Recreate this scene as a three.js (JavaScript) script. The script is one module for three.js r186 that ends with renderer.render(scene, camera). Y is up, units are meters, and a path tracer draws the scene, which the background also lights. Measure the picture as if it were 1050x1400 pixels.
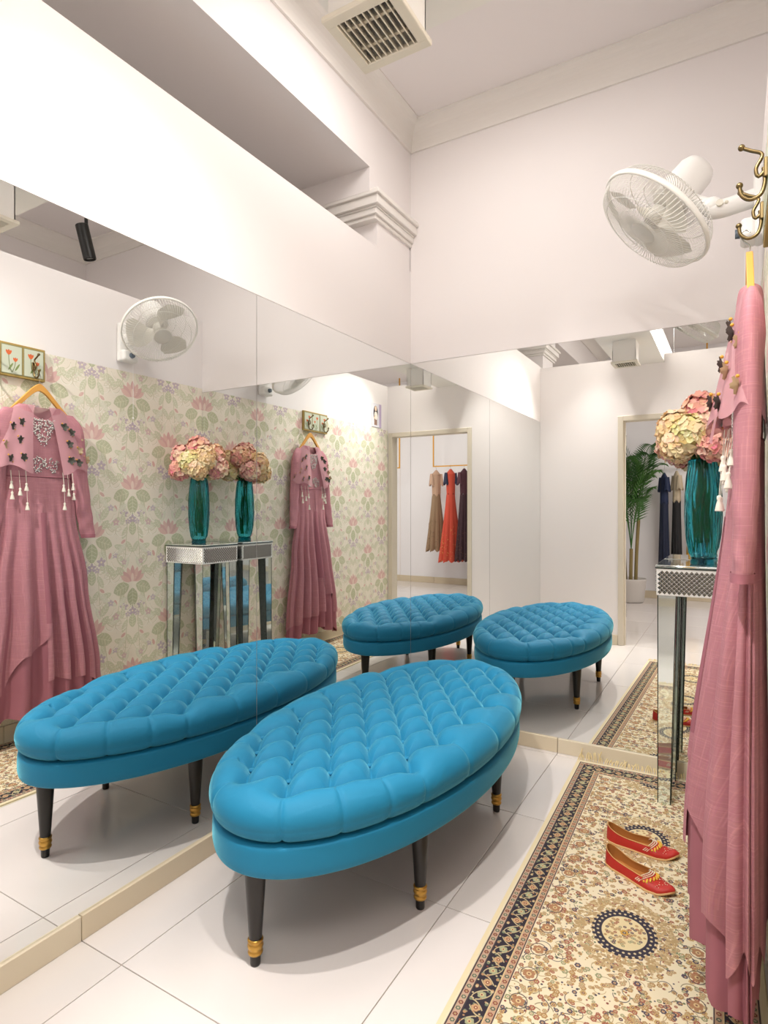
import * as THREE from 'three';
import { mergeGeometries, mergeVertices } from 'three/addons/utils/BufferGeometryUtils.js';
import { RoundedBoxGeometry } from 'three/addons/geometries/RoundedBoxGeometry.js';
import { RectAreaLightUniformsLib } from 'three/addons/lights/RectAreaLightUniformsLib.js';

// ---------------------------------------------------------------- camera, exposure, large lights
const scene = new THREE.Scene();
scene.background = new THREE.Color(0x05060a);
const camera = new THREE.PerspectiveCamera(2 * Math.atan(700 / 814.93) * 180 / Math.PI, 1050 / 1400, 0.05, 50);
camera.setViewOffset(1050, 1400, -0.7, 4.06, 1050, 1400);
camera.position.set(1.597, 1.22, 3.021);
camera.rotation.y = 0.5302;
const renderer = new THREE.WebGLRenderer();
renderer.toneMapping = THREE.LinearToneMapping;
renderer.toneMappingExposure = 0.52;
renderer.shadowMap.enabled = true;
RectAreaLightUniformsLib.init();
const SPOT_CD = 23, FILL_NIT = 23, OUTER_FILL_NIT = 28;

const XR = 1.687, ZB = 2.649, HM = 2.051, KICK = 0.071, HP = 2.562, HL = 2.58, HC = 3.38, ZO = 5.88;

// ---------------------------------------------------------------- helpers
function rng(seed) { let a = seed >>> 0; return () => { a = (a + 0x6D2B79F5) | 0; let t = Math.imul(a ^ (a >>> 15), 1 | a); t = (t + Math.imul(t ^ (t >>> 7), 61 | t)) ^ t; return ((t ^ (t >>> 14)) >>> 0) / 4294967296; }; }
const V = (x, y, z) => new THREE.Vector3(x, y, z);
const lerp = (a, b, t) => a + (b - a) * t, clamp = (v, a, b) => Math.min(b, Math.max(a, v));
const smooth = (a, b, x) => { const t = clamp((x - a) / (b - a), 0, 1); return t * t * (3 - 2 * t); };
const taken = {};
function numbered(n) { if (!(n in taken)) { taken[n] = 0; return n; } taken[n]++; return n + '_' + String(taken[n]).padStart(3, '0'); }
function M(hex, roughness = 0.8, o = {}) { const m = new THREE.MeshPhysicalMaterial({ color: hex, roughness, ...o }); m.side = THREE.DoubleSide; return m; }
function shadow(o) { o.castShadow = o.receiveShadow = true; return o; }
function mesh(name, geo, mat, parent) { const o = shadow(new THREE.Mesh(Array.isArray(geo) ? merge(geo) : geo, mat)); o.name = name; parent.add(o); return o; }
function merge(list) { return mergeGeometries(list.map(g => { const h = g.index ? g.toNonIndexed() : g; for (const k of Object.keys(h.attributes)) if (!['position', 'normal', 'uv', 'color'].includes(k)) h.deleteAttribute(k); return h; })); }
function thing(name, label, category, pos = [0, 0, 0], turn = 0, group) { const o = new THREE.Group(); o.name = numbered(name); o.position.set(...pos); o.rotation.y = turn; o.userData = { label, category }; if (group) o.userData.group = group; scene.add(o); return o; }
function single(name, geo, mat, label, category, group) { const o = mesh(numbered(name), geo, mat, scene); o.userData = { label, category }; if (group) o.userData.group = group; return o; }
function struct(name, label) { const o = new THREE.Group(); o.name = name; o.userData = { kind: 'structure', label, category: name.split('_')[0] }; scene.add(o); return o; }
function box(x0, x1, y0, y1, z0, z1) { const g = new THREE.BoxGeometry(x1 - x0, y1 - y0, z1 - z0); g.translate((x0 + x1) / 2, (y0 + y1) / 2, (z0 + z1) / 2); return g; }
function rbox(x0, x1, y0, y1, z0, z1, r = 0.003, s = 2) { const g = new RoundedBoxGeometry(x1 - x0, y1 - y0, z1 - z0, s, r); g.translate((x0 + x1) / 2, (y0 + y1) / 2, (z0 + z1) / 2); return g; }
function tube(pts, r, n = 24, k = 8) { return new THREE.TubeGeometry(new THREE.CatmullRomCurve3(pts.map(p => p.isVector3 ? p : V(...p))), n, r, k, false); }
function rod(a, b, r0, r1 = r0, k = 12) { const A = V(...a), B = V(...b), d = B.clone().sub(A); const g = new THREE.CylinderGeometry(r1, r0, d.length(), k); g.applyQuaternion(new THREE.Quaternion().setFromUnitVectors(V(0, 1, 0), d.normalize())); const c = A.add(B).multiplyScalar(0.5); g.translate(c.x, c.y, c.z); return g; }
function ball(x, y, z, r, a = 12, b = 8) { const g = new THREE.SphereGeometry(r, a, b); g.translate(x, y, z); return g; }
function lathe(pts, k = 32) { return new THREE.LatheGeometry(pts.map(p => new THREE.Vector2(p[0], p[1])), k); }
function at(g, x, y, z) { g.translate(x, y, z); return g; }
function grid(nu, nv, f, closedU = false) {   // f(u,v) -> [x,y,z]; u,v in 0..1
  const pos = [], uv = [], idx = [];
  for (let j = 0; j <= nv; j++) for (let i = 0; i <= nu; i++) { const p = f(i / nu, j / nv); pos.push(p[0], p[1], p[2]); uv.push(p[3] ?? i / nu, p[4] ?? j / nv); }
  for (let j = 0; j < nv; j++) for (let i = 0; i < nu; i++) { const a = j * (nu + 1) + i, b = a + 1, c = a + nu + 1, d = c + 1; idx.push(a, b, d, a, d, c); }
  const g = new THREE.BufferGeometry(); g.setAttribute('position', new THREE.Float32BufferAttribute(pos, 3)); g.setAttribute('uv', new THREE.Float32BufferAttribute(uv, 2)); g.setIndex(idx); g.computeVertexNormals();
  if (closedU) { const n = g.attributes.normal; for (let j = 0; j <= nv; j++) { const a = j * (nu + 1), b = a + nu; const s = V(n.getX(a) + n.getX(b), n.getY(a) + n.getY(b), n.getZ(a) + n.getZ(b)).normalize(); n.setXYZ(a, s.x, s.y, s.z); n.setXYZ(b, s.x, s.y, s.z); } }
  return g;
}
function paint(g, fn) { const p = g.attributes.position, c = []; for (let i = 0; i < p.count; i++) { const k = fn(i, p); c.push(k.r, k.g, k.b); } g.setAttribute('color', new THREE.Float32BufferAttribute(c, 3)); return g; }
function canvas(w, h, draw, rx = 1, ry = 1, srgb = true) { const c = document.createElement('canvas'); c.width = w; c.height = h; draw(c.getContext('2d'), w, h); const t = new THREE.CanvasTexture(c); if (srgb) t.colorSpace = THREE.SRGBColorSpace; t.wrapS = t.wrapT = THREE.RepeatWrapping; t.repeat.set(rx, ry); t.anisotropy = 8; return t; }
function noiseTex(w, h, fn, srgb = false) { const d = new Uint8Array(w * h * 4); for (let y = 0; y < h; y++) for (let x = 0; x < w; x++) { const v = fn(x, y), i = 4 * (y * w + x); d[i] = d[i + 1] = d[i + 2] = clamp(v, 0, 1) * 255; d[i + 3] = 255; } const t = new THREE.DataTexture(d, w, h); t.magFilter = THREE.LinearFilter; t.minFilter = THREE.LinearFilter; t.wrapS = t.wrapT = THREE.RepeatWrapping; if (srgb) t.colorSpace = THREE.SRGBColorSpace; t.needsUpdate = true; return t; }

// ---------------------------------------------------------------- materials
const WHITE = M(0xf2ecea, 0.62), CEIL = M(0xf0eae8, 0.85), TRIMM = M(0xf1ece6, 0.6);
const KICKM = [M(0xdccfb6, 0.35), M(0xd8c9ae, 0.35)];
const TILE = [M(0xded7d3, 0.13), M(0xdbd4cf, 0.13), M(0xe0d9d5, 0.13)];
const GROUT = M(0x9c948a, 0.9);
const MIRROR = new THREE.MeshStandardMaterial({ color: 0xf3f5f4, metalness: 1, roughness: 0.0 });
const BLACK = M(0x14130f, 0.4), BRASS = M(0xc59a4e, 0.3, { metalness: 1 }), OLDBRASS = M(0x7b6a4a, 0.38, { metalness: 1 });
const PLASTIC = M(0xf4f2ee, 0.35), CREAM = M(0xe9e2d2, 0.5), CHROME = M(0xcfcfcc, 0.18, { metalness: 1 });
const WOODH = M(0xdda04c, 0.45), GOLD = M(0xd9a441, 0.3, { metalness: 0.7 });

// ---------------------------------------------------------------- lamps
function spotHead(x, y, z, tx, ty, tz, cd, lit, label, group) {
  const t = thing('track_spotlight', label, 'spotlight', [0, 0, 0], 0, group);
  const d = V(tx - x, ty - y, tz - z).normalize(), q = new THREE.Quaternion().setFromUnitVectors(V(0, -1, 0), d);
  const body = lathe([[0.001, 0.12], [0.036, 0.12], [0.04, 0.115], [0.04, -0.1], [0.037, -0.105], [0.034, -0.1], [0.034, -0.09]], 28);
  const b = mesh('lamp_body', body, BLACK, t); b.quaternion.copy(q); b.position.set(x, y, z);
  mesh('swivel_arm', [rod([x, y + 0.1, z], [x, y + 0.2, z], 0.011), rbox(x - 0.02, x + 0.02, y + 0.19, y + 0.225, z - 0.06, z + 0.06, 0.004)], BLACK, t);
  const lens = mesh('lamp_lens', new THREE.CylinderGeometry(0.033, 0.033, 0.004, 24), lit ? M(0xffffff, 0.4, { emissive: 0xfffaf5, emissiveIntensity: 6 }) : M(0xcfd0cc, 0.2), t);
  lens.quaternion.copy(q); lens.position.set(x + d.x * 0.088, y + d.y * 0.088, z + d.z * 0.088);
  if (lit) {
    const s = new THREE.SpotLight(0xfffaf5, cd, 0, 0.88, 0.6, 2); s.position.set(x + d.x * 0.13, y + d.y * 0.13, z + d.z * 0.13); s.target.position.set(tx, ty, tz);
    s.castShadow = true; s.shadow.radius = 1.7; scene.add(s); scene.add(s.target);
  }
  return t;
}
function track(x0, x1, y, z0, z1, label) {
  const t = thing('light_track', label, 'track');
  mesh('rail', rbox(x0, x1, y, y + 0.032, z0, z1, 0.003), BLACK, t);
  const along = (x1 - x0) > (z1 - z0);
  for (const k of [0.12, 0.88]) { const x = along ? lerp(x0, x1, k) : (x0 + x1) / 2, z = along ? (z0 + z1) / 2 : lerp(z0, z1, k); mesh('stem', rod([x, y + 0.03, z], [x, HC, z], 0.005), BLACK, t); }
  return t;
}
track(0.4, 1.45, 3.26, 2.444, 2.476, 'black light track hung over the doorway of the fitting room');
const SG = 'black spotlights on the track over the doorway';
for (const [x, tx, tz, w] of [[0.56, 0.6, 1.1, 'long mirror'], [1.22, 1.1, 0.9, 'papered wall']]) spotHead(x, 3.03, 2.46, tx, 0, tz, SPOT_CD, true, 'lit black cylinder spotlight over the doorway, the one nearer the ' + w, SG);
function fillPanel(x, z, w, d, nit, label) {  // glowing panel plus area light, added as soft fill out of view
  const t = thing('added_fill_panel', label, 'light');
  mesh('frame', [box(x - w / 2 - 0.015, x + w / 2 + 0.015, HC - 0.03, HC, z - d / 2 - 0.015, z + d / 2 + 0.015)], PLASTIC, t);
  mesh('fill_glow', box(x - w / 2, x + w / 2, HC - 0.034, HC - 0.0305, z - d / 2, z + d / 2), M(0xffffff, 0.5, { emissive: 0xfffaf5, emissiveIntensity: 1.5 }), t);
  const l = new THREE.RectAreaLight(0xfffaf5, nit, w, d); l.position.set(x, HC - 0.04, z); l.lookAt(x, 0, z); scene.add(l);
}
fillPanel(0.7, 1.05, 0.6, 0.6, FILL_NIT, 'square white fill light panel added unseen above the fitting room');  // added fill over the cubicle, above what camera and mirrors show
fillPanel(1.9, 3.55, 1.2, 0.9, OUTER_FILL_NIT, 'wide white fill light panel added unseen just outside the doorway');  // added fill brightening the outer room, kept out of the mirrors
fillPanel(3.4, 3.6, 0.6, 0.9, OUTER_FILL_NIT, 'narrow white fill light panel added unseen at the far side of the outer room');  // second added fill for the outer room, likewise unseen

// ---------------------------------------------------------------- setting
{ // floor
  const f = struct('floor', 'polished cream porcelain tile floor');
  mesh('grout', box(-0.7, 4.4, -0.08, -0.003, -0.1, 6.0), GROUT, f);
  const S = 0.6535, geo = rbox(-S / 2 + 0.0014, S / 2 - 0.0014, -0.02, 0, -S / 2 + 0.0014, S / 2 - 0.0014, 0.0012, 1), R = rng(5);
  for (let i = -1; i < 7; i++) for (let j = 0; j < 10; j++) {
    const x = 0.183 - S + S * i + S / 2, z = 0.04 - S + S * j + S / 2; if (x > 4.4) continue;
    mesh('tile', geo, TILE[Math.floor(R() * 3)], f).position.set(x, 0, z);
  }
}
{ const c = struct('ceiling', 'plain white ceiling'); mesh('slab', box(-0.7, 4.4, HC, HC + 0.1, -0.1, 6.0), CEIL, c); }
{ // left partition with beam, pillars
  const w = struct('wall_left', 'white partition wall above the long mirror');
  mesh('partition', box(-0.106, -0.006, 0, HL, 0.362, ZB + 0.1), WHITE, w);
  mesh('upper_panel', box(-0.006, 0, HM + 0.002, HL, 0, ZB), WHITE, w);
  mesh('beam', box(-0.6, 0, 2.96, HC, 0.446, ZO), WHITE, w);
  mesh('outer_wall', box(-0.7, -0.6, 0, HC, -0.1, ZO + 0.1), WHITE, w);
  for (const z of [0, 2.76]) {
    const pl = new THREE.Group(); pl.name = 'pillar'; w.add(pl);
    mesh('shaft', box(-0.6, -0.006, 0, HC, z - (z ? 0 : 0.0), z + 0.362), WHITE, pl);
    mesh('block', box(-0.6, 0, 2.84, HC, z, z + 0.446), WHITE, pl);
    const layers = [[2.715, 2.735, 0.012], [2.735, 2.765, 0.024], [2.765, 2.775, 0.03], [2.775, 2.82, 0.045], [2.82, 2.838, 0.058], [2.838, 2.85, 0.05]];
    for (const [a, b, p] of layers) mesh('moulding', rbox(-0.6, p - 0.004, a, b, z + (z ? -p : 0), z + 0.362 + p + 0.03, 0.004), TRIMM, pl);
  }
}
{ const w = struct('wall_far', 'white end wall above the mirror'); mesh('masonry', box(-0.6, 3.15, 0, HC, -0.1, -0.006), WHITE, w); mesh('upper_panel', box(0, XR, HM + 0.002, HC, -0.006, 0), WHITE, w); mesh('upper_panel', box(XR, 3.05, 0, HC, -0.006, 0), WHITE, w); }
function cornice(name, pts, inward, label) { // pts: start,end along wall
  const t = struct(name, label); const prof = []; for (let i = 0; i <= 8; i++) { const a = i / 8 * Math.PI / 2; prof.push([0.012 + 0.075 * (1 - Math.cos(a)) * 1, -0.13 + 0.022 + 0.1 * Math.sin(a)]); }
  const sh = new THREE.Shape(); sh.moveTo(0, 0); sh.lineTo(0, -0.13); sh.lineTo(0.012, -0.13); for (const [x, y] of prof) sh.lineTo(x, y); sh.lineTo(0.1, -0.008); sh.lineTo(0.1, 0); sh.closePath();
  const L = V(...pts[1]).distanceTo(V(...pts[0])), g = new THREE.ExtrudeGeometry(sh, { depth: L, bevelEnabled: false });
  const dir = V(...pts[1]).sub(V(...pts[0])).normalize(), m = new THREE.Matrix4().makeBasis(V(...inward), V(0, 1, 0), dir); m.setPosition(...pts[0]); g.applyMatrix4(m); mesh('cove', g, TRIMM, t);
}
cornice('trim_1', [[3.05, HC, 0], [0, HC, 0]], [0, 0, 1], 'cream cove cornice along the end wall');
cornice('trim_2', [[0, HC, 0], [0, HC, ZO]], [1, 0, 0], 'cream cove cornice along the beam');
cornice('trim_3', [[3.05, HC, 2.75], [3.05, HC, 0]], [-1, 0, 0], 'cream cove cornice beyond the papered wall');

// wallpaper print
const WP_W = 0.554, WP_H = 0.582;
const wallpaperTex = canvas(1024, 1076, (c, W, H) => {
  const R = rng(11), k = W / WP_W; c.fillStyle = '#efe7d6'; c.fillRect(0, 0, W, H);
  const rep = (x, y, fn) => { for (const dx of [-W, 0, W]) for (const dy of [-H, 0, H]) { c.save(); c.translate(x + dx, y + dy); fn(); c.restore(); } };
  const leaf = (x, y, a, l, w, col, vein) => { c.save(); c.translate(x, y); c.rotate(a); c.fillStyle = col; c.beginPath(); c.moveTo(0, 0); c.bezierCurveTo(w, -l * 0.25, w * 0.8, -l * 0.8, 0, -l); c.bezierCurveTo(-w * 0.8, -l * 0.8, -w, -l * 0.25, 0, 0); c.fill(); if (vein) { c.strokeStyle = vein; c.lineWidth = 2.2; c.beginPath(); c.moveTo(0, 0); c.lineTo(0, -l * 0.92); for (let i = 1; i < 5; i++) { const yy = -l * i / 5.4; c.moveTo(0, yy); c.lineTo(w * 0.5, yy - l * 0.13); c.moveTo(0, yy); c.lineTo(-w * 0.5, yy - l * 0.13); } c.stroke(); } c.restore(); };
  const star = (x, y, r, col, n = 5) => { for (let i = 0; i < n; i++) leaf(x, y, i * 2 * Math.PI / n, r, r * 0.42, col); c.fillStyle = '#efe0b8'; c.beginPath(); c.arc(x, y, r * 0.2, 0, 7); c.fill(); };
  const scroll = (x, y, s, flip, col) => { c.save(); c.translate(x, y); c.scale(flip, 1); c.strokeStyle = col; c.lineWidth = 5; c.lineCap = 'round'; c.beginPath(); for (let i = 0; i <= 60; i++) { const a = i / 60 * 4.6, r = s * (1 - i / 75); const px = Math.cos(a) * r, py = Math.sin(a) * r; i ? c.lineTo(px, py) : c.moveTo(px, py); } c.stroke(); c.restore(); };
  const motif = () => {
    for (const f of [-1, 1]) {
      for (const [x, y, q] of [[92, -170, 66], [196, -70, 60], [110, 40, 78], [214, 110, 62], [70, 205, 58], [238, -190, 52], [150, 240, 54], [30, -240, 44]]) { scroll(f * x, y, q, f, '#cfc8ab'); scroll(f * (x + 7), y + 7, q * 0.9, f, '#faf6ea'); scroll(f * (x - 3), y - 12, q * 0.55, -f, '#d3cdb0'); }
      for (const [x, y, a, l] of [[60, -130, 0.6, 112], [128, -74, 1.1, 96], [158, 36, 1.9, 96], [96, 160, 2.4, 110], [186, 96, 0.7, 92], [214, -95, 0.2, 88], [40, 225, 2.7, 92], [146, 222, 1.4, 88], [236, 196, 0.4, 84], [250, 10, 2.6, 90], [110, -230, 2.1, 80], [190, -190, 0.9, 80], [70, 40, 2.9, 76]]) leaf(f * x, y, f * a, l, l * 0.3, (x + y) % 3 ? '#bfc59d' : '#d6d8bd', '#eceadb');
      leaf(f * 26, -4, f * 1.9, 124, 62, '#a5ae80', '#e4e3c8'); leaf(f * 60, -70, f * 0.75, 84, 32, '#b9c098', '#e9e7cf');
      c.strokeStyle = '#bdbb96'; c.lineWidth = 5; c.beginPath(); c.moveTo(0, -40); c.bezierCurveTo(f * 130, -90, f * 60, 120, f * 150, 260); c.stroke(); c.beginPath(); c.moveTo(f * 150, 260); c.bezierCurveTo(f * 280, 190, f * 230, 20, f * 262, -120); c.stroke();
      star(f * 66, 140, 34, '#ab95ad'); star(f * 172, -118, 27, '#c99ca4'); leaf(f * 122, 124, f * 0.3, 44, 16, '#cf9088'); leaf(f * 210, 26, f * 0.9, 42, 15, '#d0968f'); star(f * 134, -212, 24, '#b7a2b6'); star(f * 232, 150, 22, '#c9a3ad'); star(f * 36, 190, 22, '#b09bb2');
    }
    leaf(0, 16, Math.PI, 128, 60, '#9aa576', '#e4e3c8'); star(0, 172, 32, '#a58fa9'); leaf(0, 286, 0, 96, 42, '#b0b98c', '#e9e7cf');
    for (let i = -3; i <= 3; i++) leaf(i * 6, -26, i * 0.34, 112 - Math.abs(i) * 9, 26, i % 2 ? '#dba49d' : '#cc8a8b'); leaf(0, -24, 0, 62, 17, '#eccabf');
  };
  const big = () => { c.scale(1.72, 1.72); motif(); }; rep(W / 2, H * 0.35, big); rep(0, H * 0.85, big);
  for (let i = 0; i < 240; i++) { const x = R() * W, y = R() * H; rep(x, y, () => { c.fillStyle = ['#dcd6bd', '#f7f1e4', '#d2d4b6', '#e2c9bd'][i % 4]; c.beginPath(); c.ellipse(0, 0, 7, 2.6, i, 0, 7); c.fill(); }); }
  c.globalAlpha = 0.42; c.fillStyle = '#f6eddd'; c.fillRect(0, 0, W, H); c.globalAlpha = 1;
}, 1 / WP_W, 1 / WP_H);
const WALLPAPER = M(0xffffff, 0.75, { map: wallpaperTex });
{ // right partition
  const w = struct('wall_right', 'partition wall papered with pale floral print below a white band');
  mesh('partition', box(XR, XR + 0.1, 0, HP, 0, ZB + 0.1), WHITE, w);
  const g = grid(1, 1, (u, v) => { const z = lerp(0.001, ZB - 0.001, u), y = lerp(0.07, 2.08, v); return [XR - 0.002, y, z, z - 0.574 + WP_W / 2, y - 1.36 + 0.65 * WP_H + 0.04]; });
  mesh('wallpaper', g, WALLPAPER, w);
}
{ const w = struct('wall_outer_side', 'white side wall beyond the papered partition'); mesh('masonry', box(3.05, 3.15, 0, HC, 0, 2.75), WHITE, w); mesh('return', box(3.15, 4.4, 0, HC, 2.65, 2.75), WHITE, w); mesh('side', box(4.3, 4.4, 0, HC, 2.75, ZO + 0.1), WHITE, w); }
{ const w = struct('wall_outer_back', 'white wall behind the hanging gowns'); mesh('masonry', box(-0.6, 4.3, 0, HC, ZO, ZO + 0.1), M(0xf4f2f4, 0.7), w);
  for (const x of [0.2, 1.75, 3.3]) mesh('panel_strip', box(x, x + 0.02, 0.1, HC, ZO - 0.006, ZO), WHITE, w); }
{ const b = struct('baseboard_outer', 'beige tile skirting of the outer room'); for (let x = -0.6; x < 4.2; x += 0.6535) mesh('skirting_tile', rbox(x + 0.001, Math.min(4.3, x + 0.6525), 0, 0.1, ZO - 0.012, ZO, 0.002, 1), KICKM[1], b); }
{ const w = struct('wall_back', 'white wall around the doorway');
  mesh('partition', box(-0.1, 0.699, 0, HP, ZB, ZB + 0.1), WHITE, w); mesh('partition', box(1.674, XR + 0.1, 0, HP, ZB, ZB + 0.1), WHITE, w); mesh('partition', box(0.699, 1.674, 2.05, HP, ZB, ZB + 0.1), WHITE, w); }
{ const d = struct('door_1', 'beige door frame with the door folded back');
  const FR = M(0xdcd2c0, 0.5);
  mesh('jamb', rbox(0.699, 0.745, 0, 2.05, ZB - 0.01, ZB + 0.11, 0.004), FR, d); mesh('jamb', rbox(1.626, 1.674, 0, 2.05, ZB - 0.01, ZB + 0.11, 0.004), FR, d);
  mesh('head', rbox(0.745, 1.626, 2.005, 2.05, ZB - 0.01, ZB + 0.11, 0.004), FR, d);
  mesh('door_stop', box(0.745, 0.757, 0, 2.005, ZB + 0.02, ZB + 0.07), FR, d);
  for (const y of [0.24, 1.78]) mesh('hinge', [rbox(0.745, 0.749, y, y + 0.11, ZB + 0.072, ZB + 0.108, 0.001), rod([0.75, y, ZB + 0.112], [0.75, y + 0.11, ZB + 0.112], 0.006)], CHROME, d);
  const leaf = mesh('door_leaf', rbox(-0.12, 0.735, 0.008, 2.0, ZB + 0.118, ZB + 0.155, 0.004), FR, d); mesh('handle', [rod([-0.05, 1.0, ZB + 0.155], [-0.05, 1.0, ZB + 0.2], 0.009), rod([-0.05, 1.0, ZB + 0.2], [0.06, 1.0, ZB + 0.2], 0.009)], CHROME, leaf);
}
// skirting below the mirrors: one tile per floor tile
{ const b = struct('baseboard_left', 'beige skirting tiles below the long mirror'); const J = [0.012, 0.046, 0.698, 1.35, 2.002, ZB]; for (let i = 0; i < J.length - 1; i++) mesh('skirting_tile', rbox(-0.006, 0.01, 0, KICK, J[i] + 0.0012, J[i + 1] - 0.0012, 0.002, 1), KICKM[i % 2], b); }
{ const b = struct('baseboard_far', 'beige skirting tiles below the end mirror'); const J = [0.0, 0.183, 0.835, 1.487, XR]; for (let i = 0; i < J.length - 1; i++) mesh('skirting_tile', rbox(J[i] + 0.0012, J[i + 1] - 0.0012, 0, KICK, -0.006, 0.01, 0.002, 1), KICKM[i % 2], b); }
{ const b = struct('baseboard_right', 'beige skirting tiles below the wallpaper'); const J = [0.012, 0.046, 0.698, 1.35, 2.002, ZB - 0.012]; for (let i = 0; i < J.length - 1; i++) mesh('skirting_tile', rbox(XR - 0.012, XR, 0, 0.09, J[i] + 0.0012, J[i + 1] - 0.0012, 0.002, 1), KICKM[i % 2], b); }
{ const b = struct('baseboard_back', 'beige skirting tiles beside the doorway'); mesh('skirting_tile', rbox(0.012, 0.697, 0, 0.09, ZB - 0.012, ZB, 0.002, 1), KICKM[0], b); }

// mirrors
single('wall_mirror', box(-0.006, 0, KICK + 0.001, HM, 0.0015, 1.2755), MIRROR, 'tall frameless wall mirror beside the ottoman, adjoining the room corner', 'mirror');
single('wall_mirror', box(-0.006, 0, KICK + 0.001, HM, 1.2785, ZB - 0.002), MIRROR, 'tall frameless wall mirror beside the ottoman, running on to the doorway wall', 'mirror');
single('wall_mirror', box(0.0005, XR - 0.003, KICK + 0.001, HM, -0.006, 0), MIRROR, 'wide frameless mirror across the end wall behind the mirrored pedestal', 'mirror');

// ---------------------------------------------------------------- ottoman
{
  const t = thing('tufted_ottoman', 'oval turquoise velvet ottoman with deep button tufting and tapered black legs', 'ottoman', [0.49, 0, 1.053]);
  const A = 0.84, B = 0.41, DX = 0.072, DZ = 0.104;
  const btn = []; for (let i = -5; i <= 5; i++) for (let j = -8; j <= 8; j++) if (((i + j) & 1) === 0 && (i * DX / 0.345) ** 2 + (j * DZ / 0.80) ** 2 < 1) btn.push([i * DX, j * DZ, i, j]);
  const key = (i, j) => i + ',' + j, have = new Map(btn.map((b, n) => [key(b[2], b[3]), n])), seg = [], rim = [];
  for (const [x, z, i, j] of btn) {
    for (const [a, b] of [[1, 1], [1, -1]]) if (have.has(key(i + a, j + b))) seg.push([x, z, x + a * DX, z + b * DZ]);
    let missing = 0; for (const [a, b] of [[1, 1], [1, -1], [-1, 1], [-1, -1]]) if (!have.has(key(i + a, j + b))) missing++;
    if (missing >= 2 || (missing && Math.hypot(x / 0.345, z / 0.8) > 0.86)) { let bt = 0, bd = 9; for (let q = 0; q < 1440; q++) { const th = q / 1440 * 6.283185, d = Math.hypot(x - B * Math.cos(th), z - A * Math.sin(th)); if (d < bd) { bd = d; bt = th; } } rim.push([x, z, bt]); }
  }
  const dseg = (x, z, s) => { const dx = s[2] - s[0], dz = s[3] - s[1], u = clamp(((x - s[0]) * dx + (z - s[1]) * dz) / (dx * dx + dz * dz), 0, 1); return Math.hypot(x - s[0] - u * dx, z - s[1] - u * dz); };
  // profile: s -> (radial factor inset in metres, height)
  const prof = []; for (let i = 0; i <= 84; i++) prof.push([i / 84, null]);
  const NR = 150, NS = 52, NA = 840;
  const edge = 0.075; // rounding radius region
  function profile(k) { // k 0..NR+NS -> [fraction of radius, y, nx, ny, onTop]
    if (k <= NR) { const f = k / NR; return [f, 0, 1]; }
    return [1, (k - NR) / NS, 0];
  }
  const pos = [], uvs = [], idx = [];
  for (let k = 0; k <= NR + NS; k++) for (let a = 0; a <= NA; a++) {
    const th = a / NA * Math.PI * 2, ct = Math.cos(th), st = Math.sin(th), ex = B * ct, ez = A * st;
    let nx = ct / B, nz = st / A; const nl = Math.hypot(nx, nz); nx /= nl; nz /= nl;
    const [f, sd, top] = profile(k);
    const inX = ex - nx * edge, inZ = ez - nz * edge; // inner outline where the top starts to round over
    let px, py, pz, ox = 0, oy = 1, oz = 0, sx, sz;
    if (top) { px = inX * f; pz = inZ * f; py = 0.462 + 0.010 * (1 - f * f); sx = px; sz = pz; }
    else { const ang = sd * 2.45; const s = Math.sin(ang), c = Math.cos(ang); const ry = c > 0 ? 0.062 : 0.048; px = inX + nx * edge * s; pz = inZ + nz * edge * s; py = 0.400 + ry * c; ox = nx * s; oz = nz * s; oy = c; sx = inX + nx * edge * Math.min(ang, 1.6); sz = inZ + nz * edge * Math.min(ang, 1.6); }
    let cre = 0, dim = 0;
    for (const s of seg) { if (Math.abs(sx - s[0]) > 0.2 || Math.abs(sz - s[1]) > 0.22) continue; const d = dseg(sx, sz, s); if (d < 0.09) cre = Math.max(cre, Math.exp(-d / 0.022)); }
    for (const [bx, bz] of btn) { const d = Math.hypot(sx - bx, sz - bz); if (d < 0.12) dim = Math.max(dim, Math.exp(-((d / 0.03) ** 1.2))); }
    let rimc = 0; for (const [bx, bz, bt] of rim) {
      // seam runs from the rim button straight out to the edge and down the side
      const ox2 = Math.cos(bt) * B, oz2 = Math.sin(bt) * A, el = Math.hypot(ox2 - bx, oz2 - bz); const d = dseg(sx, sz, [bx, bz, ox2 + (ox2 - bx) / el * 0.3, oz2 + (oz2 - bz) / el * 0.3]);
      const out = !top; const fade = out ? lerp(1, 0.55, clamp(sd * 1.5, 0, 1)) : 1; rimc = Math.max(rimc, fade * Math.exp(-d / (out ? 0.008 : 0.014)));
    }
    const h = -0.044 * Math.max(cre, rimc * (top ? 0.55 : 0.25)) - 0.024 * dim + 0.022 * Math.max(0, oy);
    px += ox * h; py += oy * h; pz += oz * h;
    pos.push(px, py, pz); uvs.push(px * 4, (pz + py) * 4);
  }
  for (let k = 0; k < NR + NS; k++) for (let a = 0; a < NA; a++) { const p = k * (NA + 1) + a, q = p + 1, r = p + NA + 1, s = r + 1; if (k > 0) idx.push(p, s, q); idx.push(p, r, s); }
  const g = new THREE.BufferGeometry(); g.setAttribute('position', new THREE.Float32BufferAttribute(pos, 3)); g.setAttribute('uv', new THREE.Float32BufferAttribute(uvs, 2)); g.setIndex(idx); g.computeVertexNormals();
  { const n = g.attributes.normal; for (let k = 0; k <= NR + NS; k++) { const a = k * (NA + 1), b = a + NA, s = V(n.getX(a) + n.getX(b), n.getY(a) + n.getY(b), n.getZ(a) + n.getZ(b)).normalize(); n.setXYZ(a, s.x, s.y, s.z); n.setXYZ(b, s.x, s.y, s.z); } for (let a = 0; a <= NA; a++) n.setXYZ(a, 0, 1, 0); }
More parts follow.
